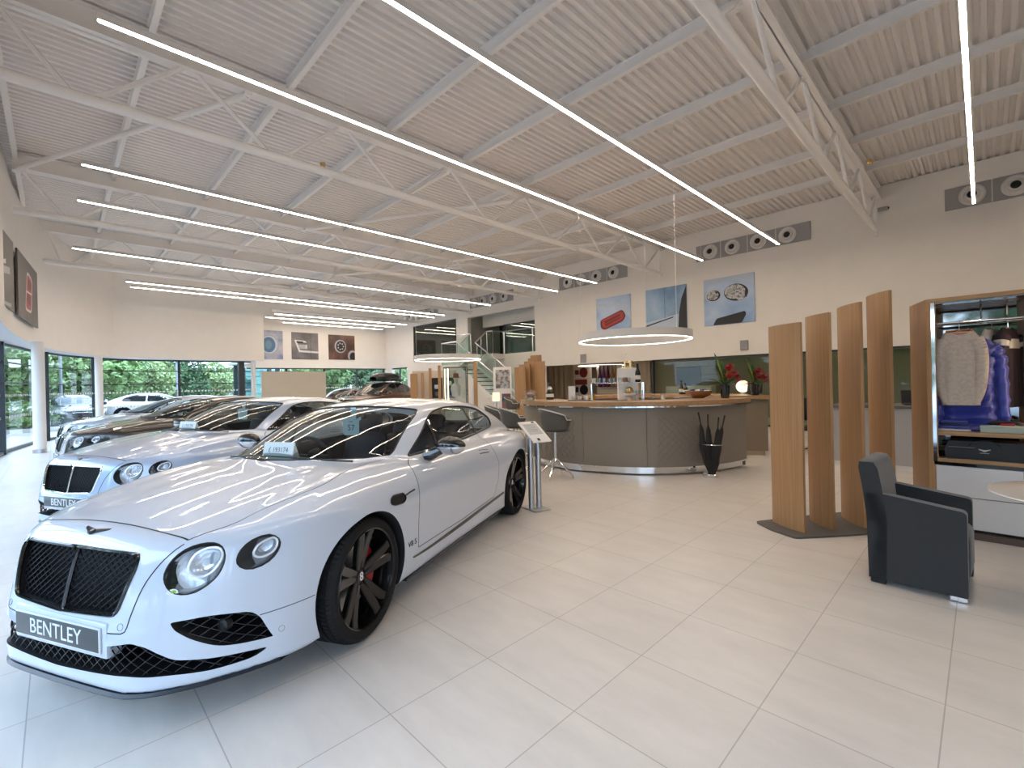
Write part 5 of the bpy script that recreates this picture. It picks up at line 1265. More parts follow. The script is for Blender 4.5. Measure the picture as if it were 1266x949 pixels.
# staircase: landing in the upper opening, flights with glass sides
st = empty('staircase', (-17.0,15.0,0), 0, 'white staircase with glass balustrades and steel handrails climbing to the upper opening', 'staircase')
def sl(x, y, z): return (x+17.0, y-15.0, z)
def stbox(nm, lo, hi, m): return MB().box(sl(*lo), sl(*hi)).build(nm, m, st, smooth=0)
stbox('landing_slab', (-18.95,14.7,2.70), (-16.2,15.48,2.94), WHITE)
stbox('half_landing', (-17.8,12.9,2.17), (-16.6,14.0,2.37), WHITE)
def flight(a, b_, n, w0, w1, ax):
    """flight from (run, z) a down to b_ along axis ax, between w0 and w1 across"""
    P = (lambda r, w, z: sl(r, w, z)) if ax == 'x' else (lambda r, w, z: sl(w, r, z))
    (ra, za), (rb, zb) = a, b_
    for k in range(n):
        r0 = ra+(rb-ra)*k/n; r1 = ra+(rb-ra)*(k+1)/n; z = za+(zb-za)*(k+1)/n; q0 = P(min(r0,r1)-.02, w0+.05, z-.035); q1 = P(max(r0,r1), w1-.05, z)
        MB().box(tuple(map(min, q0, q1)), tuple(map(max, q0, q1))).build('tread', mat('tread_grey', (.16,.16,.16), .5), st, smooth=0)
    for w in (w0, w1):
        V = [P(r, w+t, max(z, 0)) for t in (-.03,.03) for r, z in ((ra,za-.30),(ra,za+.05),(rb,zb+.05),(rb,zb-.30))]
        MB().add(V, [(0,1,2,3),(7,6,5,4),(0,4,5,1),(1,5,6,2),(2,6,7,3),(3,7,4,0)]).build('stringer', WHITE, st, smooth=0)
        MB().add([P(ra,w,za+.10),P(rb,w,zb+.10),P(rb,w,zb+1.0),P(ra,w,za+1.0)], [(0,1,2,3)]).build('glass_panel', BALU, st, smooth=0)
        MB().tube([P(ra,w,za+1.07),P(rb,w,zb+1.07)], .028, 10).build('handrail', SATIN, st)
        for f in ((.03,.35,.68,.97) if ax == 'x' else (.5,)): MB().tube([P(ra+(rb-ra)*f,w,za+(zb-za)*f),P(ra+(rb-ra)*f,w,za+(zb-za)*f+1.05)], .022, 8).build('baluster_post', SATIN, st)
flight((14.7,2.94), (14.0,2.37), 3, -17.8, -16.6, 'y')
flight((-16.6,2.37), (-12.8,0), 13, 12.9, 14.0, 'x')
def rail(a, b_, z):
    MB().add([sl(*a,z+.06),sl(*b_,z+.06),sl(*b_,z+.98),sl(*a,z+.98)], [(0,1,2,3)]).build('glass_panel', BALU, st, smooth=0); MB().tube([sl(*a,z+1.07),sl(*b_,z+1.07)], .028, 10).build('handrail', SATIN, st)
    for p in (a, b_): MB().tube([sl(*p,z),sl(*p,z+1.05)], .024, 8).build('baluster_post', SATIN, st)
rail((-16.2,14.72), (-16.2,15.45), 2.94); rail((-16.6,14.72), (-16.2,14.72), 2.94); rail((-18.9,14.72), (-17.8,14.72), 2.94); rail((-16.15,15.44), (-14.3,15.44), 2.94)
rail((-17.78,14.0), (-17.78,12.92), 2.37); rail((-17.78,12.92), (-16.62,12.92), 2.37)
for x, y in ((-17.7,13.0),(-16.7,13.9)): MB().tube([sl(x,y,0),sl(x,y,2.17)], .05, 12).build('landing_support', SATIN, st)

# ---------------------------------------------------------------- pictures
BLUP = print_mat('print_paleblue', [(.15,.27,.50),(.31,.45,.68),(.50,.61,.78)], .8, 2.)
BLUD = print_mat('print_blue', [(.10,.22,.42),(.26,.42,.62),(.46,.58,.72)], .7, 5.)
DKBR = print_mat('print_brown', [(.03,.015,.012),(.09,.045,.035),(.20,.10,.08)], 1.2, 1.); GRYP = print_mat('print_grey', [(.07,.065,.07),(.17,.16,.17),(.30,.29,.30)], .9, 7.); SLAT = print_mat('print_slate', [(.035,.03,.03),(.07,.06,.055),(.12,.10,.09)], 1.0, 4.); LAV = print_mat('print_lavender', [(.08,.13,.28),(.30,.34,.46),(.50,.47,.55)], 1.6, 3.)
def picture(M, w, h, m, lab, marks):
    """canvas hung on a wall; marks are shapes of the printed image in its own plane"""
    t = empty('wall_picture', (0,0,0), 0, lab, 'picture', 'square car detail pictures'); t.matrix_world = M
    MB().rbox((-w/2,-h/2,0),(w/2,h/2,.035),.004,1).build('canvas', m, t)
    z = .0356
    for nm, poly, mm in marks: MB().prism(poly, z-.0006, z, 0).build(nm, mm, t, smooth=0); z += .0006
    return t
ell_ = lambda cx, cy, a, b, n=36, rot=0: [(cx+a*math.cos(t)*math.cos(rot)-b*math.sin(t)*math.sin(rot), cy+a*math.cos(t)*math.sin(rot)+b*math.sin(t)*math.cos(rot)) for t in np.linspace(0, 2*PI, n, endpoint=False)]
pR = mat('print_red', (.42,.03,.025), .4); pRD = mat('print_darkred', (.16,.012,.012), .4); pK = mat('print_black', (.012,.012,.014), .4); pCH = print_mat('print_chrome', [(.03,.03,.035),(.30,.31,.33),(.62,.63,.66),(.12,.12,.13),(.55,.56,.6)], 7, 9.); pW = mat('print_white', (.62,.64,.67), .4); pS = mat('print_silver', (.38,.39,.42), .4); pB = mat('print_steelblue', (.08,.16,.30), .4); pLB = mat('print_lightblue', (.46,.55,.68), .4); pG = mat('print_teal', (.13,.26,.34), .4)
bwM = lambda x: frameM((x, YB, 4.02), (1,0,0), (0,0,1))
picture(bwM(-10.05), 1.54, 1.53, BLUP, 'square pale blue picture of a red tail lamp, leftmost of the three over the bar', [('print_shape', [(-.77,.45),(.1,.36),(.5,.15),(.77,-.2),(.77,.1),(.45,.42),(-.77,.58)], pLB), ('print_shape', rpoly([(-.60,-.10),(.42,.22),(.58,-.04),(.44,-.24),(-.40,-.50),(-.58,-.40)], .12), pRD), ('print_shape', rpoly([(-.52,-.10),(.40,.17),(.50,-.03),(.40,-.18),(-.36,-.42),(-.50,-.34)], .10), pR), ('print_shape', rpoly([(-.42,-.16),(.30,.06),(.34,-.02),(-.36,-.25)], .03), pRD), ('print_shape', rpoly([(-.40,-.28),(.34,-.05),(.30,-.12),(-.34,-.36)], .03), pRD)])
picture(bwM(-7.88), 1.56, 1.53, BLUD, 'square blue picture of a car door edge, middle one of the three over the bar', [('print_shape', [(-.78,-.42),(.50,-.22),(.50,-.76),(-.78,-.76)], pLB), ('print_shape', [(-.78,-.52),(.30,-.30),(.28,-.34),(-.78,-.57)], pK), ('print_shape', [(-.03,-.33),(-.01,-.33),(-.01,.76),(-.03,.76)], pB), ('print_shape', cr([(.78,.72),(.60,.30),(.50,-.20),(.46,-.76),(.78,-.76)], 1, False), pK), ('print_shape', [(.15,-.12),(.38,-.06),(.38,-.09),(.15,-.15)], pS)])
picture(bwM(-5.72), 1.57, 1.53, BLUP, 'square pale blue picture of two round headlamps, rightmost of the three over the bar', [('print_shape', [(-.78,.76),(-.78,.50),(.1,.66),(.78,.40),(.78,.76)], pLB), ('print_shape', ell_(-.48,.22,.245,.195), pW), ('print_shape', ell_(-.47,.21,.225,.175), pK), ('print_shape', ell_(-.49,.22,.19,.155), pCH), ('print_shape', ell_(.24,.22,.37,.27,36,-.15), pK), ('print_shape', ell_(.21,.24,.32,.235,36,-.15), pCH), ('print_shape', ell_(.06,.28,.10,.10), pS), ('print_shape', ell_(.40,.06,.14,.11,36,.4), pCH), ('print_shape', rpoly([(.52,.30),(.60,.24),(.56,.02),(.50,.05)], .02), pK), ('print_shape', rpoly([(-.50,-.76),(-.38,-.55),(.50,-.40),(.54,-.50),(.40,-.76)], .06), pK)])
fwM = lambda y: frameM((-27.5, y, 3.94), (0,1,0), (0,0,1))
picture(fwM(8.34), 1.54, 1.58, LAV, 'square picture of a round blue headlamp, leftmost of the three on the far wall', [('print_shape', ell_(.06,-.02,.52,.60), pS), ('print_shape', ell_(.06,.0,.42,.48), pLB), ('print_shape', ell_(.04,.0,.34,.42), pB), ('print_shape', ell_(.02,.0,.16,.24), pG)])
picture(fwM(10.33), 1.50, 1.54, GRYP, 'square grey picture of a silver side vent, middle one on the far wall', [('print_shape', rpoly([(-.60,.34),(.0,.30),(.10,.20),(-.45,.20),(-.30,-.24),(.75,-.30),(.75,-.40),(-.36,-.36)], .04), pW), ('print_shape', rpoly([(-.50,.27),(-.10,.25),(-.12,.15),(-.46,.16)], .03), pK), ('print_shape', rpoly([(-.40,.08),(.12,.08),(.12,-.18),(-.32,-.16)], .04), pS), ('print_shape', [(.02,.05),(.10,.05),(.07,-.12),(.02,-.12)], pW), ('print_shape', [(.30,-.75),(.315,-.75),(.315,.75),(.30,.75)], pK)])
picture(fwM(12.52), 1.64, 1.50, DKBR, 'square dark brown picture of a round dashboard vent, rightmost on the far wall', [('print_shape', ell_(-.10,.06,.36,.40), pS), ('print_shape', ell_(-.08,.06,.29,.33), pK)] + [('print_shape', ell_(-.08+.17*math.cos(a), .06+.19*math.sin(a), .05, .05, 10), pS) for a in np.linspace(0, 2*PI, 7, endpoint=False)] + [('print_shape', [p for p in ell_(.66,-.52,.30,.36) if p[0] < .815 and p[1] > -.74]+[(.81,-.74)], pS), ('print_shape', [p for p in ell_(.70,-.55,.22,.27) if p[0] < .815 and p[1] > -.74]+[(.81,-.74)], pK)])
# two on the curved wall
def fas_at(px):
    t = (px-633)/573.74; d = np.array([-.713+t*.701, .701+t*.713])
    for i in range(len(fas)-1):
        a, b_ = np.array(fas[i]), np.array(fas[i+1]); A_ = np.array([[d[0], -(b_-a)[0]],[d[1], -(b_-a)[1]]])
        s, u = np.linalg.solve(A_, a)
        if 0 <= u <= 1 and s > 0: return d*s
    return None
for (pa, pb, z0, z1, lab, marks) in ((19,44,3.30,4.80,'dark picture of a red tail lamp on the curved wall at far left', [('print_shape', rpoly([(-.30,-.52),(.20,-.50),(.32,.40),(-.1,.50)], .14), pW), ('print_shape', rpoly([(-.26,-.46),(.16,-.44),(.27,.34),(-.08,.43)], .12), pR), ('print_shape', ell_(.06,.18,.12,.13), pRD), ('print_shape', ell_(-.02,-.20,.14,.14), pRD), ('print_shape', [(-.2,-.02),(.24,.02),(.24,-.02),(-.2,-.06)], pW)]),
                                ):
    a, b_ = fas_at(pa), fas_at(pb); c = (a+b_)/2; t = b_-a; w = float(np.linalg.norm(t)); n = np.array([t[1], -t[0]])/w
    if n @ (-c) < 0: n = -n
    M = frameM((*(c+n*.02), (z0+z1)/2), (*(t if np.cross(t, [0,0])==0 else t), 0) if False else (-n[1]*-1*-1, n[0]*-1*-1, 0), (0,0,1))
    M = frameM((*(c+n*.05), (z0+z1)/2), tuple(np.cross((0,0,1), (*n,0))), (0,0,1))
    sx = w/1.56
    picture(M, w, z1-z0, SLAT, lab, [(nm, [(x*sx, y) for x, y in q], mm) for nm, q, mm in marks])
    w2 = w*.92; c2 = c + (a-c)/np.linalg.norm(a-c)*(w/2+w2/2+.55)
    M = frameM((*(c2+n*.06), (z0+z1)/2-.02), tuple(np.cross((0,0,1), (*n,0))), (0,0,1))
    picture(M, w2, z1-z0, SLAT, 'dark picture cut by the left edge of the view, next to the red lamp picture', [('print_shape', [(-.9,-.1),(.9,.12),(.9,-.02),(-.9,-.28)], pS), ('print_shape', [(-.2,.05),(.5,.22),(.5,.12),(-.2,.0)], pW), ('print_shape', [(-.95,-.74),(.95,-.62),(.95,-.70),(-.95,-.78)], pS)])
# loudspeakers and a camera on the back wall
for x, z, s, lab in ((-11.52,2.47,.17,'small square grey loudspeaker on the back wall left of the bar ring lamp'), (-5.27,2.54,.155,'small square grey loudspeaker on the back wall above the flowers')):
    t = empty('wall_speaker', (x, YB, z), 0, lab, 'loudspeaker', 'square wall loudspeakers'); MB().rbox((-s*.75,-.07,-s),(s*.75,0,s),.01,2).build('speaker_body', VGREY, t); MB().box((-s*.66,-.074,-s*.92),(s*.66,-.07,s*.92)).build('speaker_grille', mat('speaker_grey', (.30,.30,.31), .7), t, smooth=0)
cm = empty('security_camera', (-1.80,YB,5.80), 0, 'small security camera on the back wall under the roof truss end', 'camera')
MB().tube([(0,0,-.04),(0,-.12,-.03)], .02, 8).build('bracket', STEEL, cm); MB().rbox((-.14,-.20,-.05),(.14,-.10,.05),.02,2).build('camera_housing', mat('camera_grey', (.35,.35,.34), .4), cm); MB().lathe([(0,0),(.03,0),(.035,.02),(0,.02)], 16, 0, frameM((.14,-.15,0),(0,1,0),(0,0,1))).build('camera_lens', VOID, cm)
for x, y, z, lab in ((-1.62,12.35,6.0,'small brass detector hanging under the first roof beam'), (-9.7,4.1,6.2,'small yellow detector by the uppermost left light strip')):
    lathe_thing('smoke_detector', [(0,-.03),(.05,-.03),(.06,0),(.06,.04),(0,.05)], BRASS, (x, y, z), lab, 'detector')
# lounge behind the bar
CURT = mat('curtain_beige', (.56,.46,.34), .85)
def curtain(x0, x1, lab):
    t = empty('curtain', (x0, 18.6, 0), 0, lab, 'curtain', 'beige lounge curtains'); n = int((x1-x0)/.05); b = MB(); b.grid([[(k*.05, .05*math.sin(k*.9)+.02*math.sin(k*2.3), z) for z in (.02,1.3,2.5)] for k in range(n)]); o_ = b.build('curtain_cloth', CURT, t, smooth=60)
    MB().tube([(0,0,2.53),(x1-x0,0,2.53)], .02, 8).build('curtain_rail', SATIN, t)
curtain(-17.0, -14.35, 'beige curtain behind the bar, left of the round leather samples'); curtain(-13.02, -12.9, 'beige curtain behind the bar between the leather samples and the purple bags'); curtain(-11.5, -10.2, 'beige curtain behind the bar right of the white plinth')
sb_ = empty('sample_board', (-13.65,18.2,0), 0, 'cream board with dark red and black leather samples behind the bar', 'sample board')
MB().box((-.55,0,0),(.55,.05,2.35)).build('board', mat('board_pale', (.62,.55,.44), .6), sb_, smooth=0)
lea = [mat('leather_red', (.16,.015,.015), .45), mat('leather_black', (.012,.012,.02), .45)]
for (x, z, r, m) in ((.10,1.95,.24,0),(.10,1.12,.24,1)): MB().lathe([(0,0),(r,0),(r,.02),(0,.025)], 28, 0, Matrix.Translation((x,-.0,z)) @ Matrix.Rotation(PI/2,4,'X')).build('round_sample', lea[m], sb_)
for (x0, x1, z0, z1, m) in ((-.42,-.18,1.86,2.08,0),(-.42,.30,1.36,1.62,0),(-.42,-.22,1.0,1.26,1)): MB().rbox((x0,-.02,z0),(x1,0,z1),.01,1).build('leather_sample', lea[m], sb_)
hb = empty('hanging_rack', (-12.25,18.3,0), 0, 'pale rack behind the bar carrying purple and brown hanging cloths', 'rack')
MB().box((-.65,.05,0),(.75,.10,2.35)).build('rack_board', mat('board_pale', (.62,.55,.44), .6), hb, smooth=0); MB().tube([(-.6,0,2.30),(.7,0,2.30)], .015, 8).build('rack_rail', SATIN, hb)
for k, (x, m) in enumerate(((-.42,mat('cloth_plum', (.10,.012,.06), .7)),(-.20,mat('cloth_purple', (.13,.02,.12), .7)),(.02,mat('cloth_wine', (.11,.012,.03), .7)),(.26,mat('cloth_tan', (.30,.16,.07), .7)),(.46,mat('cloth_tan', (.30,.16,.07), .7)))):
    t = empty('hanging_cloth', (-12.25+x, 18.28, 0), 0, '%s cloth hanging by its tip from the pale rack' % ('plum','purple','wine red','tan','last tan, rightmost')[k], 'cloth', 'cloths on the pale rack')
    MB().lathe([(0,2.28),(.02,2.25),(.05,2.0),(.09,1.7),(.11,1.35),(.10,1.25),(0,1.24)], 12).build('draped_cloth', m, t)
for x, y, z, w, m, lab in ((-11.4,16.9,0,1.0,mat('lounge_sofa', (.10,.03,.03), .7),'dark red lounge sofa behind the bar'),):
    t = empty('sofa', (x, y, z), 0, lab, 'sofa'); MB().rbox((-w,-.4,.0),(w,.4,.45),.05,3).build('sofa_seat', m, t); MB().rbox((-w,.25,.3),(w,.5,.95),.08,3).build('sofa_back', m, t)
    for s in (-1, 1): MB().rbox((s*w-.12,-.4,.08),(s*w+.12,.5,.65),.05,3).build('sofa_arm', m, t)
for x, y, lab in ((-8.1,17.8,'white cabinet with a dark screen behind the lounge glass'),):
    t = empty('media_cabinet', (x, y, 0), 0, lab, 'cabinet'); MB().rbox((-.9,-.25,0),(.9,.25,1.25),.01,1).build('cabinet_body', WHITE, t); MB().rbox((-.55,-.05,1.30),(.45,.0,2.0),.01,1).build('screen_panel', VOID, t); MB().rbox((-.1,-.1,1.25),(.1,.06,1.31),.005,1).build('screen_foot', RUB, t)
for k, (x, y) in enumerate(((-12.5,16.6),(-10.2,17.2),(-7.4,16.7),(-5.0,17.4),(-2.6,16.8),(0,17.3),(2.6,16.8))):  # added lamps, out of view, that give the lounge its warm light
    t = empty('added_lounge_light', (x, y, 2.62), 0, 'added round ceiling light, out of view, that warms the lounge behind the bar', 'ceiling light', 'added lounge lights')
    MB().lathe([(.10,-.012),(.125,-.012),(.125,.0),(.10,.0)], 28).build('light_rim', STEEL, t); MB().disc(.10, -.008, 28).build('light_lens', emat('lounge_glow', (1,.80,.58), 14.), t, smooth=0)
# grey desk between the fins
dk = empty('grey_desk', (-.9,9.8,0), 0, 'light grey reception desk seen through the gaps between the oak fins', 'desk')
MB().box((-.9,-.4,.08),(1.6,.35,.98)).build('desk_body', mat('desk_grey', (.36,.36,.37), .5), dk, smooth=0); MB().box((-.88,-.38,0),(1.58,.33,.08)).build('desk_plinth', WHITE, dk, smooth=0); MB().rbox((-.95,-.45,.98),(1.65,.4,1.02),.006,1).build('desk_top', BASEG, dk)
lt = empty('laptop', (-.75,9.75,1.022), R(15), 'open black laptop on the grey desk behind the oak fins', 'laptop'); MB().rbox((-.17,-.12,0),(.17,.12,.018),.004,1).build('keyboard_base', RUB, lt); MB().rbox((-.17,-.004,0),(.17,.004,.22),.003,1,0,Matrix.Translation((0,.12,.016)) @ Matrix.Rotation(R(-15),4,'X')).build('laptop_screen', VOID, lt)
# ---------------------------------------------------------------- outside: trees, hedge, parked cars, neighbour building
LEAFO = mat('tree_leaf', (.20,.30,.11), .6, noise=.5, nscale=.8); LEAFP = mat('tree_leaf_pale', (.33,.42,.19), .6, noise=.4, nscale=.9); LEAFD = mat('tree_leaf_dark', (.10,.18,.08), .6, noise=.5, nscale=.8); BARK = mat('bark', (.08,.06,.045), .9)
def crown_mesh(name, m, rx, ry, rz, n, seed, leaf=.16):
    rnd = np.random.default_rng(seed); nb = 14
    C_ = rnd.normal(size=(nb, 3)); C_ /= np.linalg.norm(C_, axis=1)[:, None]; C_ *= rnd.uniform(.35, .75, (nb, 1)); rr = rnd.uniform(.28, .5, nb)
    k = rnd.integers(0, nb, n); u = rnd.normal(size=(n, 3)); u /= np.linalg.norm(u, axis=1)[:, None]
    P = (C_[k] + u*(rr[k]*rnd.uniform(.75, 1.05, n))[:, None])*np.array([rx, ry, rz])
    a = rnd.normal(size=(n, 3)); a /= np.linalg.norm(a, axis=1)[:, None]; b_ = np.cross(a, rnd.normal(size=(n, 3))); b_ /= np.linalg.norm(b_, axis=1)[:, None]
    s = leaf*rnd.uniform(.6, 1.3, (n, 1))
    V = np.stack([P-a*s, P-b_*s*.5, P+a*s, P+b_*s*.5], 1).reshape(-1, 3); F = np.arange(4*n).reshape(-1, 4)
    me = bpy.data.meshes.new(name); me.from_pydata(V.tolist(), [], F.tolist()); me.materials.append(m); me.update(); return me
CR = [crown_mesh('crown', LEAFO, 2.6, 2.6, 2.5, 9000, 1), crown_mesh('crown', LEAFP, 2.4, 2.4, 2.2, 9000, 2), crown_mesh('crown', LEAFD, 3.0, 3.0, 2.6, 9000, 3)]
def tree(x, y, zc, s, k, lab):
    t = empty('garden_tree', (x, y, 0), 0, lab, 'tree', 'trees outside the showroom')
    o = bpy.data.objects.new('crown', CR[k]); COL.objects.link(o); o.parent = t; o.location = (0,0,zc); o.scale = (s,s,s*.95); o.rotation_euler = (0,0,x*1.3)
    b = MB().tube([(0,0,-.1),(.05,0,zc*.5),(0,.05,zc)], [.14*s,.11*s,.05*s], 8)
    b.build('trunk', BARK, t)
for a in ((-8.5,-9.5,2.2,1.0,2,'dark tree outside behind the camera, mirrored in the wardrobe back'), (-3.5,-9.8,2.3,1.05,0,'green tree outside behind the camera'), (1.5,-9.3,2.4,1.1,2,'dark green tree outside behind the camera, right'), (-14,-10.5,2.0,.9,0,'green tree outside in front of the row of coupes'), (6.5,-10,2.3,1.05,1,'pale tree outside behind the camera, far right'), (-27,-8.2,3.0,1.15,0,'mid green tree outside the leftmost pane of the glazing'), (-31,-5.5,2.6,1.1,2,'dark green tree outside, just left of the white column at far left'), (-32,-3.0,2.9,1.1,0,'green tree outside between the white column and the wide dark post'), (-37.5,-.6,2.5,1.05,1,'pale green tree outside behind the parked black car'), (-38,1.9,2.5,1.1,0,'green tree outside seen over the bonnets of the car row'), (-42,4.3,2.1,1.15,1,'bright pale tree outside in the middle of the wide pane'), (-46,7.0,1.9,1.05,2,'low dark tree outside near the thin window post'), (-47,10.2,1.7,1.0,1,'low pale tree outside at the right of the wide pane'),  # trees behind the camera: unseen, known from reflections, added to block low sky
          (-40,15.5,2.2,1.1,0,'green tree beyond the far glazing, left'), (-40,19.5,2.3,1.15,2,'dark tree beyond the far glazing, middle'), (-41,23.5,2.3,1.1,1,'pale tree beyond the far glazing, right'), (-30,-11.5,3.2,1.25,2,'dark green tree outside beyond the left picture edge'), (-36,-7.5,3.6,1.5,0,'tall green tree behind the others at far left outside')): tree(*a)
hd = empty('hedge', (-27.5,-2.6,0), 0, 'low clipped hedge with shrubs outside the left panes', 'hedge')
me = crown_mesh('hedge_leaves', LEAFO, 3.4, .8, .75, 9000, 11, .09); o = bpy.data.objects.new('hedge_leaves', me); COL.objects.link(o); o.parent = hd; o.location = (0,0,.55); o.rotation_euler = (0,0,R(80))
kb = MB().box((-3.4,-.75,-.03),(3.4,.75,.14), 0, Matrix.Rotation(R(80),4,'Z')).build('kerb', mat('kerb_stone', (.42,.41,.40), .8), hd, smooth=0)
# neighbour building with a low roof, and a glazed porch by the far post
nb_ = empty('office_building', (-62,14,0), 0, 'long low pale office building far outside on the right of the wide pane', 'building')
MB().box((-4,-12,-.05),(4,10,3.6)).build('walls', mat('cladding_pale', (.55,.57,.60), .6), nb_, smooth=0); MB().box((-4.5,-12.5,3.6),(4.5,10.5,3.9)).build('roof', mat('roof_grey', (.45,.46,.50), .6), nb_, smooth=0)
for k in range(6): MB().box((3.98,-10.5+3.4*k,1.2),(4.05,-8.3+3.4*k,2.6)).build('window', mat('far_window', (.10,.14,.18), .2), nb_, smooth=0)
pc = empty('glazed_porch', (-36.2,10.2,0), 0, 'glazed entrance porch outside beside the wide dark window post', 'porch')
for x in (-.9,.9):
    for y in (-1.1,1.1): MB().box((x-.12,y-.12,0),(x+.12,y+.12,3.2)).build('porch_post', DARKF, pc, smooth=0)
MB().box((-1.2,-1.5,3.2),(1.2,1.5,3.4)).build('porch_roof', SATIN, pc, smooth=0)
for x in (-.9,.9): MB().box((x-.01,-1.0,.0),(x+.01,1.0,3.2)).build('porch_glass', BALU, pc, smooth=0)
for x, y, lab in ((-40.5,6.2,'slim lamp post outside beside the thin window post'),(-33,.2,'slim grey lamp post outside over the parked black car')):
    t = empty('lamp_post', (x, y, 0), 0, lab, 'lamp post'); MB().tube([(0,0,-.04),(0,0,3.6)], .06, 10).build('post', mat('post_grey', (.30,.32,.36), .5), t); MB().rbox((-.2,-.1,3.6),(.2,.1,3.72),.02,1).build('lamp_head', SATIN, t)

# parked cars and the far showroom cars: simpler bodies
SALOON = dict(GT); SALOON.update(
    hood='.95:.62 .9:.70 .75:.78 .5:.84 .2:.89 -.2:.94 -.6:.97 -1.2:.95 -2.6:.95 -3.0:.96 -3.3:.94 -3.6:.86',
    roof='.8:0 .45:.6 .1:.90 -.3:1.03 -.8:1.24 -1.2:1.38 -1.6:1.45 -2.1:1.45 -2.6:1.38 -3.0:1.22 -3.4:1.0 -3.7:.6 -3.9:.3', haunch=[], crest=[], ztop=1.6,
    gside='.6:.88 .9:.84 1.0:.80 1.2:.73 1.4:.62 1.5:.55', plan='0:0 .3:.02 .5:.07 .7:.20 .8:.32 .893:.5 .97:.78')
SUV = dict(GT); SUV.update(
    hood='.95:.80 .9:.90 .75:1.0 .5:1.06 .2:1.10 -.2:1.13 -.6:1.14 -1.2:1.12 -2.6:1.12 -3.2:1.12 -3.6:1.05 -3.8:.9', drop='.9:.06 .3:.06 -.6:.05 -1.2:.05 -3.2:.05 -3.8:.06',
    side='.1:.90 .3:.955 .6:.985 .85:.985 1.0:.955 1.1:.91 1.25:.82', nose='.1:.86 .25:.93 .5:.945 .8:.92 .95:.88 1.05:.80 1.2:.6',
    roof='.8:0 .5:.6 .2:1.0 -.15:1.13 -.5:1.32 -.9:1.52 -1.3:1.66 -1.8:1.72 -2.4:1.72 -2.9:1.66 -3.3:1.48 -3.6:1.2 -3.85:.8', gside='.7:.92 1.05:.86 1.2:.81 1.4:.74 1.6:.64 1.75:.55', gbase=.9, ztop=1.95, bottom='1:.26 .7:.24 -3.2:.24 -3.9:.36', haunch=[(-2.8,.85,.5,.2,.015)], crest=[])
def simple_car(name, P, M, win, front, ztyre=.36, box=False):
    """car of which the photo shows little: body skin, glass laid in, lamps, wheels"""
    S = CarShape(P); root = empty(name)
    V, F = surface_nets(S.g, (-4.0,-1.12,.05), (1.1,1.12,P.get('ztop',1.55)), .04); V = newton(S, V)
    me = bpy.data.meshes.new('body'); me.from_pydata(V.tolist(), [], F.tolist()); me.materials.append(M['paint']); me.materials.append(M['liner']); ob = bpy.data.objects.new('body', me); COL.objects.link(ob); ob.parent = root
    cb = MB()
    for s in (1, -1):
        for ax in (XF, XR): cb.prism([(ax+(ztyre+.045)*math.cos(a), ztyre+(ztyre+.035)*math.sin(a)) for a in np.linspace(0, 2*PI, 48, endpoint=False)], s*.62, s*1.2, 1, None, fy)
    cu = cb.build('cutter', [M['paint'], M['liner']], smooth=0); md = ob.modifiers.new('b', 'BOOLEAN'); md.object = cu; md.operation = 'DIFFERENCE'; md.solver = 'EXACT'; md.use_self = True
    new = bpy.data.meshes.new_from_object(ob.evaluated_get(bpy.context.evaluated_depsgraph_get())); ob.modifiers.clear(); ob.data = new; bpy.data.objects.remove(cu); set_normals(new, S)
    for o_, how in ((win['ws'], 'top'), (win['rw'], 'top')): patch('windscreen' if o_ is win['ws'] else 'rear_window', S, o_, how, .004, M['glass'], root, .08)
    for s in (1, -1):
        for q in win['side']: patch('side_window', S, q, 'side', .004, M['glass'], root, .08, s)
        for q in front['lamps']: patch('headlight', S, q if s > 0 else mir(q), 'front', .006, M['lamp'], root, .04)
    gp = patch('grille', S, front['grille'], 'front', .006, M['void'], root, .04); b = MB(); bead(b, S, front['grille'], 'front', .014, .008); b.build('grille_surround', CHROME, gp)
    for s in (1, -1): MB().sphere((-.85, s*1.03, P['mz']), (.06,.11,.08), 14).tube([(-.85, s*.88, P['mz']-.05),(-.85, s*1.0, P['mz']-.02)], .03, 8).build('door_mirror', M['paint'], root)
    wh = empty('wheel'); k = 0
    MB().lathe([(.22,-.11),(.26,-.125),(ztyre-.02,-.12),(ztyre,-.09),(ztyre,.09),(ztyre-.02,.12),(.26,.125),(.22,.11)], 40, 0, Matrix.Rotation(-PI/2,4,'X')).build('tyre', TYRE, wh)
    b = MB(); b.lathe([(0,.10),(.05,.10),(.06,.07),(.06,.0),(.24,.0),(.255,.10),(.265,.115)], 40, 0, Matrix.Rotation(-PI/2,4,'X'))
    for q in range(5):
        a = 2*PI*q/5; b.bar((.04*math.cos(a),.09,.04*math.sin(a)), (.25*math.cos(a),.105,.25*math.sin(a)), .05, .025, 0, (0,1,0))
    b.build('rim', SATIN, wh)
    for ax in (XF, XR):
        for s in (1, -1):
            w = wh if k == 0 else copy_tree(wh); k += 1; w.parent = root; w.location = (ax, s*.83, ztyre); w.rotation_euler = (0,0,0 if s > 0 else PI)
    return root
H_W2 = [(-.02,0),(-.08,.3),(-.25,.55),(-.5,.72),(-1.28,.60),(-1.30,.3),(-1.32,0)]; H_R2 = [(-2.75,0),(-2.8,.45),(-3.15,.50),(-3.25,.2),(-3.27,0)]
full_ = lambda H: H + [(x, -y) for x, y in H[::-1][1:-1]]
W_SAL = dict(ws=full_(H_W2), rw=full_(H_R2), side=[rpoly([(-.72,1.0),(-1.35,1.34),(-1.80,1.39),(-1.85,1.0)], .04), rpoly([(-1.92,1.0),(-1.88,1.39),(-2.4,1.35),(-2.85,1.18),(-2.9,1.05)], .04)])
F_SAL = dict(lamps=[rpoly([(.50,.66),(.84,.74),(.84,.64),(.54,.58)], .03)], grille=rpoly([(-.40,.66),(.40,.66),(.36,.42),(-.36,.42)], .05))
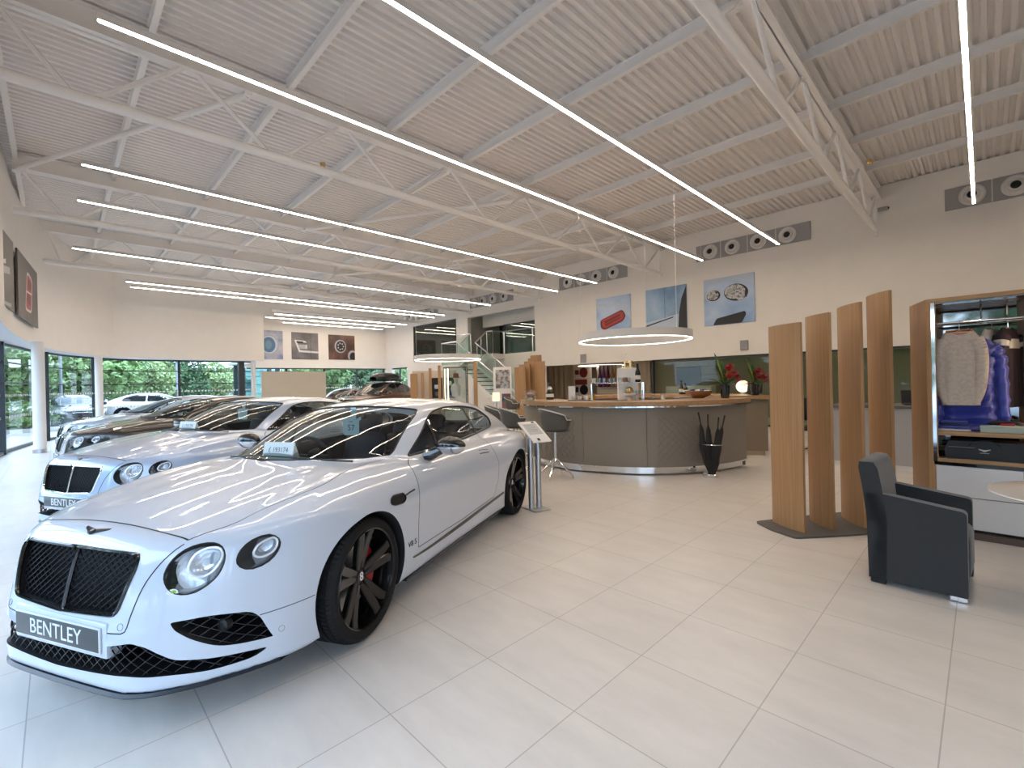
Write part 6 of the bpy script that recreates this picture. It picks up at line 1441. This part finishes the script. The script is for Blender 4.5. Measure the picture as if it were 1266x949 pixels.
SALOON['mz'] = 1.02; SUV['mz'] = 1.22
DG = mat('tinted_glass', (.012,.016,.018), .04, 0, .6)
def mset(p): return dict(paint=p, liner=CAR_M['liner'], glass=DG, void=VOID, lamp=mat('lamp_face', (.55,.58,.62), .1, .6))
H_W3 = [(.0,0),(-.06,.3),(-.2,.58),(-.38,.78),(-.95,.70),(-1.14,.60),(-1.16,.3),(-1.18,0)]; H_R3 = [(-3.1,0),(-3.1,.5),(-3.45,.6),(-3.5,.3),(-3.5,0)]
W_SUV = dict(ws=full_(H_W3), rw=full_(H_R3), side=[rpoly([(-.62,1.2),(-1.30,1.58),(-1.78,1.64),(-1.82,1.2)], .05), rpoly([(-1.9,1.2),(-1.86,1.64),(-2.55,1.63),(-2.6,1.2)], .05), rpoly([(-2.68,1.2),(-2.63,1.62),(-3.0,1.55),(-3.25,1.35),(-3.2,1.22)], .05)])
F_SUV = dict(lamps=[ell_(.62,.86,.10,.10), ell_(.82,.80,.07,.07)], grille=rpoly([(-.42,.98),(.42,.98),(.38,.56),(-.38,.56)], .06))
def put(c, x, y, a, lab, grp=None): c.location = (x, y, 0); c.rotation_euler = (0,0,R(a)); tag(c, lab, 'car', grp); return c
suv = put(simple_car('suv_car', SUV, mset(paint('copper_paint', (.13,.045,.020), .6)), W_SUV, F_SUV, .39), -19.9, 9.85, -64, 'copper brown off-roader carrying a black roof box, far behind the nearest white coupe')
rb = empty('roof_box', (-19.9,9.85,0), R(-64), 'long black roof box strapped on the copper brown car', 'roof box')
rows = []
for s in np.linspace(-1, 1, 21):
    w = .42*(1-abs(s)**6*.5); h = .36*(1-abs(s)**4*.55); rows.append([(-2.0+.98*s, w*math.cos(a), 1.82+h*max(0, math.sin(a))**.7*(1 if a < PI else 0)) for a in np.linspace(0, PI, 13)]+[(-2.0+.98*s, 0, 1.82)])
MB().grid(rows, 0, True).build('box_shell', mat('box_black', (.012,.012,.013), .3), rb, smooth=50)
for x in (-1.5,-2.5): MB().box((x-.04,-.66,1.76),(x+.04,.66,1.82)).build('roof_bar', RUB, rb, smooth=0)
sal = simple_car('saloon_car', SALOON, mset(paint('outdoor_black', (.010,.011,.015), 0)), W_SAL, F_SAL)
put(sal, -28.6, .75, 8, 'black saloon parked outside the glazing between the two tall dark window posts')
def repaint(o, old, new):
    for ch in [o]+list(o.children_recursive):
        for s in getattr(ch, 'material_slots', []):
            if s.material and s.material in old: m = new[old.index(s.material)]; s.link = 'OBJECT'; s.material = m
    return o
wh_ = repaint(copy_tree(sal), [sal.children[0].material_slots[0].material], [paint('outdoor_white', (.72,.73,.75))]); put(wh_, -31.5, 5.4, 80, 'white car parked outside behind the bonnet of the light blue coupe')
fc = repaint(copy_tree(sal), [sal.children[0].material_slots[0].material], [paint('pewter_paint', (.16,.17,.18), .5)]); put(fc, -23.4, 9.7, -64, 'dark grey car with its bonnet left of the copper brown car at far back')
# the row of coupes
def recoupe(x, y, a, pnt, lab, chrome=True, roof=None):
    c = copy_tree(CAR1); put(c, x, y, a, lab, 'coupes in the showroom row')
    old = [CAR_M['paint']]; new = [pnt]
    if chrome: old += [CAR_M['gbar']]; new += [CHROME]
    repaint(c, old, new)
    for ch in c.children:
        if ch.name.startswith('grille_surround') and chrome: ch.material_slots[0].link = 'OBJECT'; ch.material_slots[0].material = CHROME
    return c
recoupe(-6.904, .886, -63.1, paint('silver_blue_paint', (.40,.50,.66), .25), 'silver blue two-door coupe with chrome-framed grille, second in the row')
recoupe(-11.3, .93, -86.0, paint('midnight_paint', (.012,.009,.009), .2), 'black two-door coupe third in the row, only its headlamps, bonnet and roof showing')
recoupe(-14.75, .95, -86.0, paint('ice_blue_paint', (.42,.52,.64), .3), 'light blue coupe with a dark roof, last in the row beside the glazing')
# price stands on the scuttles and tags on the mirrors
def stand(x, y, a, lx, lab, txt=True):
    t = empty('price_stand', (0,0,0), 0, lab, 'price stand', 'white acrylic price stands'); Mw = Matrix.Translation((x, y, 0)) @ Matrix.Rotation(R(a), 4, 'Z')
    c = Mw @ Vector((lx, .02, 1.005)); t.location = c; t.rotation_euler = (0,0,R(a+90))
    Mt = Matrix.Rotation(R(-14), 4, 'X')
    pw = mat('acrylic_white', (.66,.72,.72), .25)
    MB().rbox((-.14,-.004,.0),(.14,.004,.125),.003,1,0,Mt).build('front_plate', pw, t); MB().prism([(-.004,0),(.075,0),(.03,.115),(.022,.115)], .128, .136, 0, None, lambda p, q, h: (h, p, q)).prism([(-.004,0),(.075,0),(.03,.115),(.022,.115)], -.136, -.128, 0, None, lambda p, q, h: (h, p, q)).build('side_wing', pw, t) if False else MB().prism([(-.004,0),(.075,0),(.03,.115),(.022,.115)], .120, .138, 0, None, lambda p, q, h: (h, p, q)).build('side_wing', pw, t)
    V, F = text_geo('£ 193174', .052, .0005, sx=.92); MB().add(V, F, 0, Mt @ frameM((0,-.0048,.068),(1,0,0),(0,0,1))).build('price_digits', mat('ink_blue', (.10,.12,.22), .5), t, smooth=0)
    return t
stand(-3.4292, .8379, -64.1, -.30, 'white acrylic price stand at the windscreen base of the nearest white coupe')
stand(-6.904, .886, -63.1, -.30, 'white acrylic price stand at the windscreen base of the silver blue coupe')
def tagcard(x, y, a, lab, n):
    Mw = Matrix.Translation((x, y, 0)) @ Matrix.Rotation(R(a), 4, 'Z'); t = empty('mirror_tag', Mw @ Vector((-1.13, .0, 1.19)), R(a+90), lab, 'tag', 'pale tags hanging from inner mirrors')
    q = [(-.07,-.105),(.07,-.105),(.085,-.09),(.085,.02),(.11,.04),(.10,.06),(.055,.035),(.055,.14),(.0,.14),(.0,.05),(-.05,.055),(-.10,.03),(-.085,.0),(-.085,-.09)]
    MB().prism(q, -.001, .001, 0, None, lambda p, r_, h: (p, h, r_)).build('tag_card', mat('tag_blue', (.60,.80,.86), .5, emit=None), t, smooth=0)
    if n: V, F = text_geo(n, .075, .0004); MB().add(V, F, 0, frameM((0,-.0018,-.04),(1,0,0),(0,0,1))).box((-.02,-.0018,.012),(.02,-.0012,.018)).build('tag_number', pK, t, smooth=0)
tagcard(-3.4292, .8379, -64.1, 'pale blue tag numbered 57 hanging inside the windscreen of the nearest white coupe', '57')
tagcard(-6.904, .886, -63.1, 'pale blue tag hanging inside the windscreen of the silver blue coupe', '')
lamp_ = [c for c in CAR1.children if c.name.startswith('headlight')][0]
patch('sticker', GTS, [(.578+.019*math.cos(a), .607+.021*math.sin(a)) for a in np.linspace(0, PI, 14)], 'front', .0015, mat('sticker_white', (.70,.72,.66), .5), lamp_, .008, label='small white and green sticker')
patch('sticker', GTS, [(.575,.610),(.592,.610),(.590,.618),(.584,.624),(.577,.622)], 'front', .003, mat('sticker_green', (.22,.52,.06), .5), lamp_, .008)
SKY_S = 4.9; EXPO = 0.44
# ---------------------------------------------------------------- daylight
wd_ = bpy.data.worlds.new('overcast_sky'); SC.world = wd_; wd_.use_nodes = True
nt = wd_.node_tree; bg = nt.nodes['Background']
tc = nt.nodes.new('ShaderNodeTexCoord'); sx = nt.nodes.new('ShaderNodeSeparateXYZ'); rp = nt.nodes.new('ShaderNodeValToRGB')
rp.color_ramp.elements[0].position = .0; rp.color_ramp.elements[0].color = (.66,.81,1.0,1); rp.color_ramp.elements[1].position = .8; rp.color_ramp.elements[1].color = (.50,.71,1.0,1)
nt.links.new(tc.outputs['Generated'], sx.inputs[0]); nt.links.new(sx.outputs['Z'], rp.inputs['Fac']); nt.links.new(rp.outputs['Color'], bg.inputs['Color']); bg.inputs['Strength'].default_value = SKY_S
def portal(nm, loc, rot, sx_, sy_):
    l = bpy.data.lights.new(nm, 'AREA'); l.shape = 'RECTANGLE'; l.size = sx_; l.size_y = sy_; l.cycles.is_portal = True
    o = bpy.data.objects.new(nm, l); COL.objects.link(o); o.location = loc; o.rotation_euler = rot
portal('daylight_portal', (-4.5,-1.28,1.45), (R(-90),0,PI), 21, 2.8)
portal('daylight_portal', (-20.5,-.75,1.45), (R(-90),0,R(180+20)), 9.5, 2.8)
portal('daylight_portal', (-25.1,4.2,1.45), (R(90),0,R(-90)), 6, 2.8)
portal('daylight_portal', (-27.75,11.5,1.3), (R(90),0,R(-90)), 8.2, 2.6)
SC.view_settings.exposure = EXPO
SC.cycles.max_bounces = 12; SC.cycles.diffuse_bounces = 7; SC.cycles.glossy_bounces = 6; SC.cycles.transmission_bounces = 6; SC.cycles.transparent_max_bounces = 16
SC.cycles.sample_clamp_indirect = 6; SC.cycles.use_denoising = True; SC.cycles.caustics_reflective = False; SC.cycles.caustics_refractive = False
# ---------------------------------------------------------------- camera
def make_camera():
    yaw, pitch, roll = R(45.474), R(-.08), R(-1.327)
    f = Vector((-math.sin(yaw)*math.cos(pitch), math.cos(yaw)*math.cos(pitch), math.sin(pitch)))
    r = Vector((math.cos(yaw), math.sin(yaw), 0)); u = r.cross(f)
    r2 = r*math.cos(roll) + u*math.sin(roll); u2 = u*math.cos(roll) - r*math.sin(roll)
    cd = bpy.data.cameras.new('camera'); cd.sensor_width = 36; cd.lens = 573.74/1266*36; cd.clip_start = .05; cd.clip_end = 500
    o = bpy.data.objects.new('camera', cd); COL.objects.link(o)
    M = Matrix.Identity(4)
    for i, a in enumerate((r2, u2, -f)):
        for j in range(3): M[j][i] = a[j]
    M.translation = (0, 0, 1.51); o.matrix_world = M
    SC.camera = o
make_camera()
SC.view_settings.view_transform = 'Standard'; SC.view_settings.look = 'None'; SC.view_settings.gamma = 1; SC.view_settings.use_curve_mapping = False
